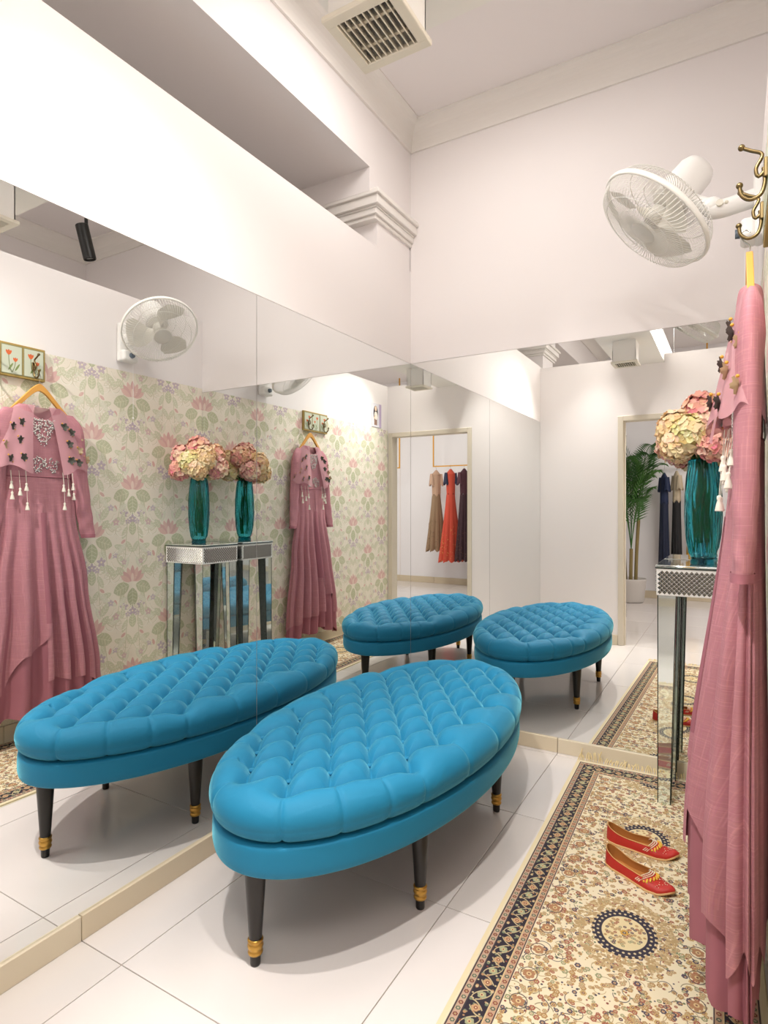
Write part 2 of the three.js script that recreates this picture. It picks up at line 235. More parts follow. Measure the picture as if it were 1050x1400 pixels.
  const R = rng(3); const nap = noiseTex(256, 256, () => 0.5 + (R() - 0.5) * 0.5);
  nap.repeat.set(3, 3);
  const VELVET = M(0x057ba3, 0.7, { sheen: 2, sheenRoughness: 0.5, sheenColor: new THREE.Color(0x8fe6f2), bumpMap: nap, bumpScale: 0.0006 });
  const c = mesh('cushion', g, VELVET, t);
  const bg = new THREE.SphereGeometry(0.0105, 14, 8); bg.scale(1, 0.55, 1);
  for (const [x, z] of btn) mesh('button', bg, VELVET, c).position.set(x, 0.4345, z);
  // seat band
  const band = grid(240, 14, (u, v) => { const th = -u * Math.PI * 2, nx0 = Math.cos(th) / B, nz0 = Math.sin(th) / A, l = Math.hypot(nx0, nz0); const pr = [[-0.03, 0.362], [-0.004, 0.357], [-0.001, 0.35], [0, 0.335], [0.0, 0.3], [-0.003, 0.283], [-0.008, 0.275], [-0.02, 0.271], [-0.1, 0.271]]; const s = v * 8, i = Math.min(7, Math.floor(s)), f = s - i; const off = lerp(pr[i][0], pr[i + 1][0], f) - 0.006, y = lerp(pr[i][1], pr[i + 1][1], f); return [Math.cos(th) * B + nx0 / l * off, y, Math.sin(th) * A + nz0 / l * off, u * 14, y * 4]; }, true);
  mesh('seat_band', band, VELVET, t);
  const under = new THREE.Shape(); under.absellipse(0, 0, B - 0.1, A - 0.1, 0, Math.PI * 2); const ug = new THREE.ExtrudeGeometry(under, { depth: 0.01, bevelEnabled: false, curveSegments: 60 }); ug.rotateX(Math.PI / 2); ug.translate(0, 0.282, 0); mesh('underside', ug, BLACK, t);
  const LEGW = M(0x1d1814, 0.32);
  for (const [x, z] of [[0, 0.80], [0, -0.80], [0.283, 0.355], [-0.283, 0.355], [0.283, -0.355], [-0.283, -0.355]]) {
    const lx = x * 0.985, lz = z * 0.955;
    const leg = mesh('leg', lathe([[0.001, 0], [0.0125, 0], [0.0135, 0.004], [0.0145, 0.03], [0.0165, 0.06], [0.0305, 0.275], [0.0305, 0.3], [0.001, 0.3]], 24), LEGW, t); leg.position.set(lx, 0, lz);
    mesh('brass_ring', lathe([[0.0145, 0.03], [0.019, 0.031], [0.0205, 0.036], [0.019, 0.041], [0.0172, 0.043], [0.0195, 0.046], [0.0218, 0.053], [0.0195, 0.06], [0.018, 0.062], [0.0205, 0.064], [0.0215, 0.068], [0.0195, 0.072], [0.016, 0.073]], 24), BRASS, leg);
  }
}

// ---------------------------------------------------------------- rug
{
  const L = 2.11, Wd = 0.695, t = thing('runner_rug', 'cream oriental runner rug with navy floral border and oval medallions', 'rug', [1.318, 0, 1.105], 0.028);
  const tex = canvas(1024, 2048, (c, W, H) => {
    const kx = W / Wd, ky = H / L, R = rng(21); c.fillStyle = '#e9dcbd'; c.fillRect(0, 0, W, H);
    const X = x => x * kx, Y = y => y * ky;
    const dot = (x, y, r, col) => { c.fillStyle = col; c.beginPath(); c.ellipse(X(x), Y(y), r * kx, r * ky, 0, 0, 7); c.fill(); };
    const frame = (m, w, col) => { c.fillStyle = col; c.fillRect(X(m), Y(m), X(Wd - 2 * m), Y(w)); c.fillRect(X(m), H - Y(m + w), X(Wd - 2 * m), Y(w)); c.fillRect(X(m), Y(m), X(w), H - Y(2 * m)); c.fillRect(W - X(m + w), Y(m), X(w), H - Y(2 * m)); };
    frame(0.02, 0.004, '#4a3a3c'); frame(0.024, 0.017, '#c3a48c'); frame(0.041, 0.003, '#3b3238'); frame(0.044, 0.052, '#2f2833'); frame(0.096, 0.003, '#d9c08d'); frame(0.099, 0.017, '#c3a083'); frame(0.116, 0.003, '#4a3a3c');
    const flower = (x, y, s, pal) => { const n = 6; for (let i = 0; i < n; i++) { const a = i / n * 6.283 + s * 99; dot(x + Math.cos(a) * s * 0.6, y + Math.sin(a) * s * 0.6, s * 0.42, pal[0]); } dot(x, y, s * 0.42, pal[1]); dot(x, y, s * 0.18, pal[2]); };
    const ring = (m, step, fn) => { const hx = Wd - 2 * m, hy = L - 2 * m; const nx = Math.round(hx / step), ny = Math.round(hy / step); for (let i = 0; i <= nx; i++) { fn(m + hx * i / nx, m, 0, i); fn(m + hx * i / nx, L - m, 0, i); } for (let i = 1; i < ny; i++) { fn(m, m + hy * i / ny, 1, i); fn(Wd - m, m + hy * i / ny, 1, i); } };
    ring(0.0325, 0.019, (x, y, v, i) => flower(x, y, 0.0062, i % 2 ? ['#7c3f37', '#e4c98f', '#3a2f35'] : ['#5d6a55', '#e9dcbd', '#7c3f37']));
    ring(0.1075, 0.019, (x, y, v, i) => flower(x, y, 0.0062, i % 2 ? ['#8a4a3c', '#e4c98f', '#3a2f35'] : ['#56604f', '#e9dcbd', '#8a4a3c']));
    ring(0.07, 0.044, (x, y, v, i) => { // palmettes in the dark band
      c.strokeStyle = '#cbb98f'; c.lineWidth = 4; const tl = (i % 2 ? 1 : -1) * 0.5; for (const o of [0, Math.PI]) { c.beginPath(); c.ellipse(X(x), Y(y), X(0.023), Y(0.0135), tl, o, o + 2.3); c.stroke(); } for (let n = 0; n < 7; n++) dot(x + (R() - 0.5) * 0.05, y + (R() - 0.5) * 0.044, 0.0028, ['#b98e66', '#cdbb90', '#7f8a6c', '#8a4a3c'][n % 4]);
      flower(x, y, 0.0118, i % 2 ? ['#c9a277', '#8a4a3c', '#ecdcae'] : ['#a8ab86', '#d9c08d', '#7c3f37']);
      for (const [a, b] of [[1, 1], [-1, 1], [1, -1], [-1, -1]]) dot(x + a * 0.02 * (v ? 1 : 1), y + b * 0.02, 0.0042, ['#b98e66', '#cdbb90', '#7f8a6c'][i % 3]);
    });
    // field
    const m = 0.121; c.save(); c.beginPath(); c.rect(X(m), Y(m), X(Wd - 2 * m), Y(L - 2 * m)); c.clip(); c.fillStyle = '#ecdfbf'; c.fillRect(0, 0, W, H);
    for (let i = 0; i < 900; i++) { const x = R() * Wd, y = R() * L; c.strokeStyle = ['#b59f74', '#8d7f5e', '#5a5050', '#c7ae80'][i % 4]; c.lineWidth = 1.6 + R() * 1.2; c.beginPath(); const a = R() * 6.28, r = 0.012 + R() * 0.014; c.ellipse(X(x), Y(y), X(r), Y(r), 0, a, a + 2.2 + R() * 2); c.stroke(); }
    const pals = [['#b08a5c', '#e6d3a2', '#6e3a33'], ['#a0614e', '#e0c592', '#493a40'], ['#9a9a72', '#ecdfbf', '#8a4a3c'], ['#c7a770', '#7c4a3c', '#ecdfbf'], ['#554b58', '#d9b98a', '#8a4a3c'], ['#bd9f78', '#d7c08f', '#5d6a55']];
    for (let i = 0; i < 5200; i++) { const x = m + R() * (Wd - 2 * m), y = m + R() * (L - 2 * m); if (R() < 0.62) flower(x, y, 0.0042 + R() * 0.0048, pals[Math.floor(R() * 6)]); else dot(x, y, 0.0016 + R() * 0.0016, ['#4d4450', '#8a4a3c', '#6f7858', '#b58d50'][i % 4]); }
    // larger palmettes along the edge of the field
    for (let i = 0; i < 20; i++) for (const s of [0.155, Wd - 0.155]) { const y = m + 0.04 + i * 0.098; flower(s, y, 0.016, ['#b0805c', '#d9bf8c', '#8a5a48']); c.strokeStyle = '#5a4a48'; c.lineWidth = 2.6; c.beginPath(); c.ellipse(X(s), Y(y), X(0.021), Y(0.023), 0, 0, 7); c.stroke(); flower(s + (s < 0.3 ? 0.018 : -0.018), y + 0.049, 0.009, ['#c7a770', '#7c4a3c', '#ecdfbf']); }
    // medallions
    for (let i = -1; i <= 3; i++) { const cx = Wd / 2 + 0.006, cy = L / 2 + 0.1 - (i - 0) * 0.55 + 0.0; const e = (r, col) => { c.fillStyle = col; c.beginPath(); c.ellipse(X(cx), Y(cy), X(r), Y(r * 1.18), 0, 0, 7); c.fill(); };
      const N = 700; for (let n = 0; n < N; n++) { const a = R() * 6.283, r = 0.085 + 0.05 * Math.sqrt(R()); dot(cx + Math.cos(a) * r, cy + Math.sin(a) * r * 1.18, 0.0042, n % 3 ? '#b99d70' : '#cdb58a'); }
      e(0.088, '#c4a97c'); e(0.0835, '#e6d6ae'); e(0.08, '#37313f');
      for (let n = 0; n < 30; n++) { const a = n / 30 * 6.283; dot(cx + Math.cos(a) * 0.083, cy + Math.sin(a) * 0.083 * 1.18, 0.0055, '#37313f'); dot(cx + Math.cos(a) * 0.071, cy + Math.sin(a) * 0.071 * 1.18, 0.0038, '#d9c79c'); }
      e(0.061, '#e4d2a4'); for (let n = 0; n < 90; n++) { const a = R() * 6.283, r = 0.055 * Math.sqrt(R()); flower(cx + Math.cos(a) * r, cy + Math.sin(a) * r * 1.18, 0.0048, pals[n % 6]); } flower(cx, cy, 0.012, ['#d0a24c', '#4d3f48', '#ecdfbf']);
    }
    c.restore();
  });
  const R = rng(8); const pile = noiseTex(256, 256, () => R()); pile.repeat.set(8, 24);
  const RUG = M(0xffffff, 0.95, { map: tex, bumpMap: pile, bumpScale: 0.0012 });
  const g = grid(40, 120, (u, v) => { const x = (u - 0.5) * Wd, z = (v - 0.5) * L; const e = Math.min(1, Math.min(u, 1 - u) * 40 / 1) ; return [x, e > 0 ? 0.009 : 0.001, z, u, 1 - v]; });
  { const p = g.attributes.position, n = g.attributes.normal; for (let i = 0; i < p.count; i++) if (n.getY(i) < 0) { const ix = g.index; break; } }
  mesh('pile', g, RUG, t); mesh('backing', box(-Wd / 2 + 0.003, Wd / 2 - 0.003, 0.001, 0.0075, -L / 2, L / 2), M(0xd9c9a4, 0.95), t);
  const F = M(0xd9c596, 0.9);
  for (const s of [-1, 1]) { const list = []; for (let i = 0; i < 74; i++) { const x = (i / 73 - 0.5) * (Wd - 0.01), l = s < 0 ? 0.02 + R() * 0.012 : 0.06 + R() * 0.02, dx = (R() - 0.5) * 0.03, up = s < 0 ? 0.012 + R() * 0.018 + (i < 12 ? 0.03 * R() : 0) : 0; list.push(tube([[x, 0.006, s * (L / 2 - 0.002)], [x + dx * 0.4, 0.008 + up * 0.5, s * (L / 2 + l * 0.55)], [x + dx, 0.004 + up, s * (L / 2 + l)]], 0.0028, 6, 5)); } mesh('fringe', list, F, t); }
}

// ---------------------------------------------------------------- mirrored pedestal
const PX0 = 1.318, PX1 = 1.668, PZ0 = 0.022, PZ1 = 0.336, PTOP = 0.99;
{
  const t = thing('mirrored_pedestal', 'mirrored pedestal table with diamond-quilted glass apron standing in the corner', 'pedestal');
  const GL = new THREE.MeshStandardMaterial({ color: 0xe6eeea, metalness: 0.84, roughness: 0.03 }), EDGE = M(0x2e3a38, 0.15, { metalness: 0.6 });
  mesh('top', rbox(PX0, PX1, PTOP - 0.01, PTOP, PZ0, PZ1, 0.003), GL, t);
  mesh('top_edge', rbox(PX0 - 0.0015, PX1 + 0.0015, PTOP - 0.0135, PTOP - 0.0095, PZ0 - 0.0015, PZ1 + 0.0015, 0.001), EDGE, t);
  const Q = M(0x8f8d88, 0.12, { metalness: 1 }), LAT = M(0xe9e7e2, 0.3), y0 = 0.865, y1 = 0.976;
  const panel = (W) => { const list = []; const s = 0.018, n = Math.ceil(W / s), m = Math.ceil((y1 - y0) / s); // pyramids on a 45 degree lattice
    const pos = [], idx = []; for (let i = 0; i < n; i++) for (let j = 0; j < m * 2; j++) { const cx = (i + (j & 1) * 0.5 + 0.25) * s, cy = (j * 0.5 + 0.25) * s; if (cx + s / 2 > W || cy + s / 2 > y1 - y0 || cx < s / 2 || cy < s / 2) continue; const b = pos.length / 3; const e = s * 0.455; pos.push(cx - e, cy, 0, cx, cy - e, 0, cx + e, cy, 0, cx, cy + e, 0, cx, cy, 0.0045); idx.push(b, b + 1, b + 4, b + 1, b + 2, b + 4, b + 2, b + 3, b + 4, b + 3, b, b + 4); }
    const g = new THREE.BufferGeometry(); g.setAttribute('position', new THREE.Float32BufferAttribute(pos, 3)); g.setIndex(idx); const h = g.toNonIndexed(); h.computeVertexNormals(); h.setAttribute('uv', new THREE.Float32BufferAttribute(new Float32Array(h.attributes.position.count * 2), 2)); return h; };
  const W = PX1 - PX0 - 0.004, D = PZ1 - PZ0 - 0.004;
  const ap = mesh('apron', rbox(PX0 + 0.003, PX1 - 0.003, y0, y1, PZ0 + 0.003, PZ1 - 0.003, 0.002), LAT, t);
  for (const [x, z, w, r] of [[PX0 + 0.002, PZ1 - 0.0028, W, 0], [PX1 - 0.002, PZ0 + 0.0028, W, Math.PI], [PX0 + 0.0028, PZ0 + 0.002, D, -Math.PI / 2], [PX1 - 0.0028, PZ1 - 0.002, D, Math.PI / 2]]) { const g = panel(w); g.rotateY(r); mesh('quilted_panel', at(g, x, y0, z), Q, ap); }
  for (const [sx, sz] of [[0, 1], [1, 1], [0, 0], [1, 0]]) { // square legs tapering downward, four mirror faces with dark edges
    const x0 = sx ? PX1 - 0.008 : PX0 + 0.008, z0 = sz ? PZ1 - 0.008 : PZ0 + 0.008, ix = sx ? -1 : 1, iz = sz ? -1 : 1, a = 0.068, b = 0.046;
    const hex = (o) => { const c = []; for (const [y, w] of [[0.004, b], [y0, a]]) for (const [i, j] of [[0, 0], [1, 0], [1, 1], [0, 1]]) c.push([x0 + ix * (i ? w - o : o), y, z0 + iz * (j ? w - o : o)]); const pos = [], q = (p) => { for (const k of ix * iz > 0 ? [0, 2, 1, 0, 3, 2] : [0, 1, 2, 0, 2, 3]) pos.push(...c[p[k]]); }; q([0, 1, 5, 4]); q([1, 2, 6, 5]); q([2, 3, 7, 6]); q([3, 0, 4, 7]); q([0, 1, 2, 3]); const g = new THREE.BufferGeometry(); g.setAttribute('position', new THREE.Float32BufferAttribute(pos, 3)); g.setAttribute('uv', new THREE.Float32BufferAttribute(new Float32Array(pos.length / 3 * 2), 2)); g.computeVertexNormals(); return g; };
    const leg = mesh('leg', hex(0), GL, t); const e = [];
    for (const [i, j] of [[0, 0], [1, 0], [1, 1], [0, 1]]) e.push(rod([x0 + ix * i * b, 0.004, z0 + iz * j * b], [x0 + ix * i * a, y0, z0 + iz * j * a], 0.0019, 0.0019, 6));
    e.push(rbox(Math.min(x0, x0 + ix * b) - 0.001, Math.max(x0, x0 + ix * b) + 0.001, 0, 0.006, Math.min(z0, z0 + iz * b) - 0.001, Math.max(z0, z0 + iz * b) + 0.001, 0.001)); mesh('bevel_edge', e, EDGE, leg);
  }
}
// ---------------------------------------------------------------- vase and hydrangeas
const VX = 1.484, VZ = 0.215;
{
  const t = thing('glass_vase', 'tall teal ribbed glass vase standing on the mirrored pedestal', 'vase', [VX, PTOP, VZ]);
  const R = rng(17), ribs = []; for (let i = 0; i < 26; i++) ribs.push([i / 26 * 6.283 + R() * 0.12, 0.7 + R() * 0.6, R() * 6, R() * 0.25]);
  const rad = y => { const k = [[0, 0.046], [0.012, 0.047], [0.024, 0.043], [0.05, 0.052], [0.12, 0.062], [0.2, 0.0665], [0.28, 0.066], [0.36, 0.06], [0.43, 0.052], [0.44, 0.0515]]; for (let i = 0; i < k.length - 1; i++) if (y <= k[i + 1][0]) return lerp(k[i][1], k[i + 1][1], smooth(0, 1, (y - k[i][0]) / (k[i + 1][0] - k[i][0])) * 0.5 + 0.5 * (y - k[i][0]) / (k[i + 1][0] - k[i][0])); return 0.0515; };
  const wav = (a, y) => { let h = 0; for (const [p, m, q, s] of ribs) { let d = a - p - 0.09 * Math.sin(y * 21 * m + q) ; d = Math.atan2(Math.sin(d), Math.cos(d)); h += m * Math.exp(-((d / 0.07) ** 2)); } return h * 0.0026 * smooth(0.02, 0.06, y) * (1 - smooth(0.42, 0.44, y)); };
  const GLASS = M(0xc4ecf6, 0.04, { transmission: 1, thickness: 0.01, ior: 1.4, attenuationColor: new THREE.Color(0x18c0cc), attenuationDistance: 0.036 });
  const g = grid(220, 96, (u, v) => { const a = -u * Math.PI * 2; let y, r; if (v < 0.06) { const k = v / 0.06; y = 0; r = 0.046 * k; } else if (v < 0.55) { y = (v - 0.06) / 0.49 * 0.44; r = rad(y) + wav(a, y); } else if (v < 0.94) { y = 0.44 - (v - 0.55) / 0.39 * 0.418; r = rad(y) - 0.0055; } else { y = 0.022; r = (rad(0.022) - 0.0055) * (1 - (v - 0.94) / 0.06); } return [Math.cos(a) * r, y, Math.sin(a) * r]; }, true);
  mesh('glass_body', g, GLASS, t);
}
{
  const R = rng(31), pal = [['#ea8f9c', '#f5bda8', '#d4647f'], ['#f6deaa', '#f7eccb', '#f0cb84'], ['#f0a896', '#f7cf9e', '#de7583'], ['#ecdf94', '#f3eec2', '#d3d880'], ['#f0a5ac', '#f7d4b4', '#d06c8a']];
  const petalGeo = (s) => { const g = grid(3, 3, (u, v) => { const w = Math.sin(Math.min(1, v * 1.08 + 0.12) * Math.PI * 0.88) * 0.62 * s; return [(u - 0.5) * 2 * w, 0.22 * s * v * v + 0.1 * s * Math.abs(u - 0.5) * 2 * v, v * s]; }); return g.toNonIndexed(); };
  const heads = [[0, 0.63, 0.0, 0.078, 0], [-0.095, 0.565, 0.035, 0.075, 1], [0.05, 0.575, 0.085, 0.074, 4], [-0.045, 0.595, -0.085, 0.072, 2], [0.085, 0.575, -0.07, 0.07, 1], [-0.035, 0.535, 0.105, 0.074, 3], [-0.11, 0.505, -0.06, 0.068, 4], [0.1, 0.515, 0.035, 0.066, 2], [-0.085, 0.495, 0.085, 0.066, 1], [0.04, 0.5, -0.115, 0.066, 3], [0.05, 0.485, 0.115, 0.062, 0]];
  const LB = ['pink and coral', 'ivory and cream', 'peach', 'pale lime', 'rose and cream'];
  const HL_ = ['crowning the top of the vase bouquet', 'high on the bouquet, on its side toward the ottoman', 'high on the bouquet, on its side toward the doorway', 'high on the bouquet, toward the end mirror', 'tucked in toward the papered wall corner', 'facing the doorway at the middle of the bouquet', 'low beside the long mirror side of the end mirror', 'pressed toward the wallpaper', 'drooping low over the vase rim toward the ottoman', 'hanging low right by the end mirror', 'hanging low toward the pink dress'];
  heads.forEach(([hx, hy, hz, hr, pi], n) => {
    const t = thing('hydrangea', LB[pi] + ' hydrangea head ' + HL_[n], 'flower', [VX, PTOP, VZ], 0, 'hydrangeas in the teal vase');
    const list = [], N = 84;
    for (let i = 0; i < N; i++) {
      const y = 1 - 2 * (i + 0.5) / N, a = i * 2.39996, r = Math.sqrt(1 - y * y), d = V(Math.cos(a) * r, y, Math.sin(a) * r), q = new THREE.Quaternion().setFromUnitVectors(V(0, 1, 0), d), tw = R() * 6;
      const base = new THREE.Color(pal[pi][R() < 0.5 ? 0 : 1]), deep = new THREE.Color(pal[pi][2]), other = new THREE.Color(pal[(pi + 1 + Math.floor(R() * 4)) % 5][1]); base.lerp(other, R() * 0.75);
      const s = 0.021 + R() * 0.009, ctr = d.clone().multiplyScalar(hr * (0.84 + R() * 0.2));
      for (let p = 0; p < 4; p++) { const g = petalGeo(s); g.rotateX(-0.12 + R() * 0.35); g.rotateY(tw + p * Math.PI / 2 + R() * 0.3); g.applyQuaternion(q); g.translate(hx + ctr.x, hy + ctr.y, hz + ctr.z);
        const c = base.clone().lerp(deep, R() * 0.75 * (R() < 0.4 ? 1 : 0.3)), tip = c.clone().lerp(new THREE.Color(R() < 0.5 ? '#d8728a' : '#f3e6b4'), 0.5); list.push(paint(g, (i, p) => c.clone().lerp(tip, smooth(0.5, 1.2, Math.hypot(p.getX(i) - hx, p.getY(i) - hy, p.getZ(i) - hz) / hr - 0.35)))); }
    }
    mesh('petals', list, new THREE.MeshPhysicalMaterial({ color: 0xffffff, vertexColors: true, roughness: 0.8, side: THREE.DoubleSide }), t);
    const k = 0.028, ax = Math.cos(n * 2.4) * k, az = Math.sin(n * 2.4) * k;
    mesh('stem', tube([[ax, 0.05 + (n % 4) * 0.02, az], [ax * 0.9 - hx * 0.05, 0.25, az * 0.9], [hx * 0.22, 0.43, hz * 0.22], [hx * 0.9, hy - 0.03, hz * 0.9]], 0.0055, 20, 7), M(0x4d6b2c, 0.7), t);
  });
}

// ---------------------------------------------------------------- jutti shoes
function shoe(x, z, ang, label) {
  const t = thing('slipper', label, 'shoe', [x, 0.0095, z], ang), L = 0.243;
  const half = l => { const k = [[0, 0], [0.004, 0.012], [0.015, 0.023], [0.04, 0.030], [0.09, 0.030], [0.14, 0.037], [0.175, 0.041], [0.205, 0.034], [0.228, 0.02], [0.238, 0.009], [0.243, 0]]; for (let i = 0; i < k.length - 1; i++) if (l <= k[i + 1][0]) return lerp(k[i][1], k[i + 1][1], (l - k[i][0]) / (k[i + 1][0] - k[i][0])); return 0; };
  const bend = l => 0.006 * Math.sin(l / L * Math.PI), lift = l => 0.014 * smooth(0.2, 0.25, l);
  const RED = M(0xb3261d, 0.6), TAN = M(0xb5793e, 0.5), SOLE = M(0xc79a63, 0.6), BONE = M(0xe8dcc0, 0.5), YEL = M(0xe0b23c, 0.6);
  const out = []; for (let i = 0; i <= 60; i++) { const l = L * (1 - Math.cos(i / 60 * Math.PI)) / 2; out.push([l, half(l)]); }
  const sole = grid(60, 8, (u, v) => { const l = L * (1 - Math.cos(u * Math.PI)) / 2, w = half(l) + 0.0025; const s = v < 0.25 ? [-w, 0] : v > 0.75 ? [w, 0] : [lerp(-w, w, (v - 0.25) * 2), 0.006]; return [l, s[1] + lift(l), s[0] + bend(l)]; });
  mesh('sole', sole, SOLE, t);
  mesh('insole', grid(60, 6, (u, v) => { const l = L * 0.93 * (1 - Math.cos(u * Math.PI)) / 2 + 0.002, w = half(l) - 0.001; return [l, 0.0075 + lift(l) * 0.8, lerp(-w, w, v) + bend(l)]; }), TAN, t);
  const lv = 0.125;
  const wall = off => grid(90, 8, (u, v) => { // from one side of the throat round the heel to the other
    const s = u * 2 - 1, side = s < 0 ? -1 : 1, q = Math.abs(s), l = (lv + 0.03) * (1 - Math.cos(q * Math.PI / 2)), w = half(l), h = lerp(0.056, 0.03, smooth(0, 0.75, q)) ;
    const lean = v * v; return [l + off + 0.004 * lean * (1 - q), 0.004 + h * v, side * Math.max(0, w - off - 0.007 * lean * q) + bend(l)]; });
  mesh('quarter', wall(0), RED, t); mesh('lining', wall(0.0014), TAN, t);
  const rim = []; for (let i = 0; i <= 60; i++) { const s = i / 30 - 1, side = s < 0 ? -1 : 1, q = Math.abs(s), l = (lv + 0.03) * (1 - Math.cos(q * Math.PI / 2)), h = lerp(0.056, 0.03, smooth(0, 0.75, q)); rim.push([l + 0.004 * (1 - q), 0.004 + h, side * Math.max(0, half(l) - 0.007 * q) + bend(l)]); }
  mesh('rim_piping', tube(rim, 0.0016, 100, 6), M(0xc9995a, 0.5), t);
  const vamp = o => grid(40, 30, (u, v) => { const c = u * 2 - 1, l0 = lv + 0.034 * (1 - Math.abs(c) ** 1.6), l = lerp(l0, L - 0.001, v), w = half(l), H = lerp(0.034, 0.012, smooth(lv, L, l)) * Math.min(1, half(l) / 0.022) + 0.003; const a = c * Math.PI / 2; return [l, 0.004 + lift(l) + (H - o) * Math.pow(Math.max(0, Math.cos(a)), 0.75), Math.sin(a) * (w - o) + bend(l)]; });
  mesh('vamp', vamp(0), RED, t);
  const throat = (u, d) => { const c = u * 2 - 1, l = lv + 0.034 * (1 - Math.abs(c) ** 1.6) + d, w = half(l), H = lerp(0.034, 0.012, smooth(lv, L, l)) + 0.003, a = c * Math.PI / 2; return [l, 0.0055 + lift(l) + H * Math.pow(Math.max(0, Math.cos(a)), 0.75), Math.sin(a) * w + bend(l)]; };
  const bone = [], yel = []; for (let r = 0; r < 3; r++) for (let i = 0; i < 26; i++) { const p = throat(0.08 + 0.84 * i / 25, r * 0.006); bone.push(ball(...p, 0.0019, 6, 5)); }
  for (let i = 0; i < 22; i++) { const p = throat(0.16 + 0.68 * i / 21, 0.021 + (i % 3) * 0.003); yel.push(ball(...p, 0.0036, 7, 5)); }
  const R = rng(77); for (let i = 0; i < 26; i++) { const p = throat(0.15 + R() * 0.7, 0.03 + R() * 0.035); bone.push(ball(...p, 0.0012, 5, 4)); }
  mesh('beading', bone, BONE, t); mesh('yellow_pompons', yel, YEL, t);
}
shoe(1.193, 0.715, -0.06, 'red embroidered slipper on the rug, lying nearer the mirrored pedestal');
shoe(1.218, 0.862, -0.42, 'red embroidered slipper on the rug, lying nearer the oval medallion');

// ---------------------------------------------------------------- wall fan
{
  const t = thing('wall_fan', 'white plastic oscillating fan mounted high on the papered wall', 'fan');
  const H = V(1.35, 2.285, 0.635), ax = V(-0.63, -0.75, 0.2).normalize(), q = new THREE.Quaternion().setFromUnitVectors(V(0, 0, 1), ax);
  const put = (g) => { g.applyQuaternion(q); g.translate(H.x, H.y, H.z); return g; };
  const CW = M(0xf3f1ea, 0.35), RR = 0.218;
  const cage = (sg, dep) => { const list = []; const N = 84; for (let i = 0; i < N; i++) { const a = i / N * 6.2832, pts = []; for (let k = 0; k <= 8; k++) { const f = k / 8, r = lerp(0.05, RR, f), z = sg * dep * Math.pow(Math.max(0, 1 - f ** 6), 0.5), tw = a + (1 - f) * 0.35 * sg; pts.push([Math.cos(tw) * r, Math.sin(tw) * r, z]); } list.push(put(tube(pts, 0.0012, 20, 4))); } for (const [f, rr] of [[0.35, 0.0014], [0.7, 0.0016]]) { const r = lerp(0.05, RR, f), z = sg * dep * Math.pow(1 - f ** 6, 0.5), g = new THREE.TorusGeometry(r, rr, 6, 72); g.translate(0, 0, z); list.push(put(g)); } return list; };
  const ringG = new THREE.TorusGeometry(RR, 0.006, 10, 96); ringG.scale(1, 1, 1.7);
  mesh('front_guard', cage(1, 0.066), CW, t).userData.label = 'white wire front guard'; mesh('rear_guard', cage(-1, 0.066), CW, t); mesh('guard_ring', put(ringG), CW, t);
  mesh('badge', put(at(lathe([[0.001, 0.012], [0.045, 0.008], [0.052, 0], [0.05, -0.006], [0.001, -0.006]], 40).rotateX(Math.PI / 2), 0, 0, 0.062)), M(0xdedbd2, 0.4), t);
  mesh('rear_hub', put(at(lathe([[0.001, 0], [0.055, 0], [0.058, -0.012], [0.001, -0.012]], 32).rotateX(Math.PI / 2), 0, 0, -0.052)), CW, t);
  const BL = M(0xe9e5da, 0.3, { transparent: false });
  for (let b = 0; b < 3; b++) { const g = grid(14, 12, (u, v) => { const r = lerp(0.03, 0.192, v), span = lerp(0.55, 1.15, smooth(0, 0.5, v)) * (1 - 0.35 * smooth(0.75, 1, v)), a = b * 2.0944 + (u - 0.5) * span + v * 0.35; return [Math.cos(a) * r, Math.sin(a) * r, (u - 0.5) * -0.05 + 0.004]; }); mesh('blade', put(g), BL, t); }
  mesh('blade_hub', put(at(lathe([[0.001, 0.028], [0.03, 0.024], [0.036, 0.01], [0.036, -0.03], [0.001, -0.03]], 28).rotateX(Math.PI / 2), 0, 0, 0)), M(0xd8d4ca, 0.4), t);
  mesh('motor_housing', put(at(lathe([[0.001, -0.235], [0.035, -0.233], [0.055, -0.223], [0.065, -0.2], [0.069, -0.1], [0.067, -0.066], [0.056, -0.06], [0.001, -0.06]], 40).rotateX(Math.PI / 2), 0, 0, 0)), PLASTIC, t);
  const mb = H.clone().addScaledVector(ax, -0.12);
  mesh('pivot', [rod([mb.x + 0.02, mb.y - 0.03, mb.z], [1.53, 2.275, 0.645], 0.024, 0.026), ball(1.53, 2.275, 0.645, 0.034, 18, 12)], PLASTIC, t);
  mesh('arm', [tube([[1.52, 2.265, 0.645], [1.56, 2.262, 0.645], [1.61, 2.27, 0.64], [1.665, 2.28, 0.635]], 0.031, 24, 14)], PLASTIC, t);
  mesh('tilt_screw', [rod([1.555, 2.268, 0.668], [1.555, 2.268, 0.686], 0.011), ball(1.575, 2.268, 0.676, 0.006)], M(0xddd8c8, 0.4), t);
  mesh('wall_plate', [rbox(1.655, XR, 2.13, 2.37, 0.575, 0.69, 0.014, 4)], PLASTIC, t);
  mesh('switch_box', [rbox(1.615, 1.664, 2.13, 2.2, 0.578, 0.687, 0.016, 4)], PLASTIC, t);
  const kn = mesh('knob', rod([1.618, 2.168, 0.632], [1.6, 2.168, 0.632], 0.017, 0.015, 20), M(0x5f6c78, 0.4), t); kn.userData.label = 'grey speed knob';
  mesh('pull_cord', [rod([1.63, 2.132, 0.61], [1.63, 1.79, 0.61], 0.0012, 0.0012, 5), ball(1.63, 1.785, 0.61, 0.006)], PLASTIC, t);
}

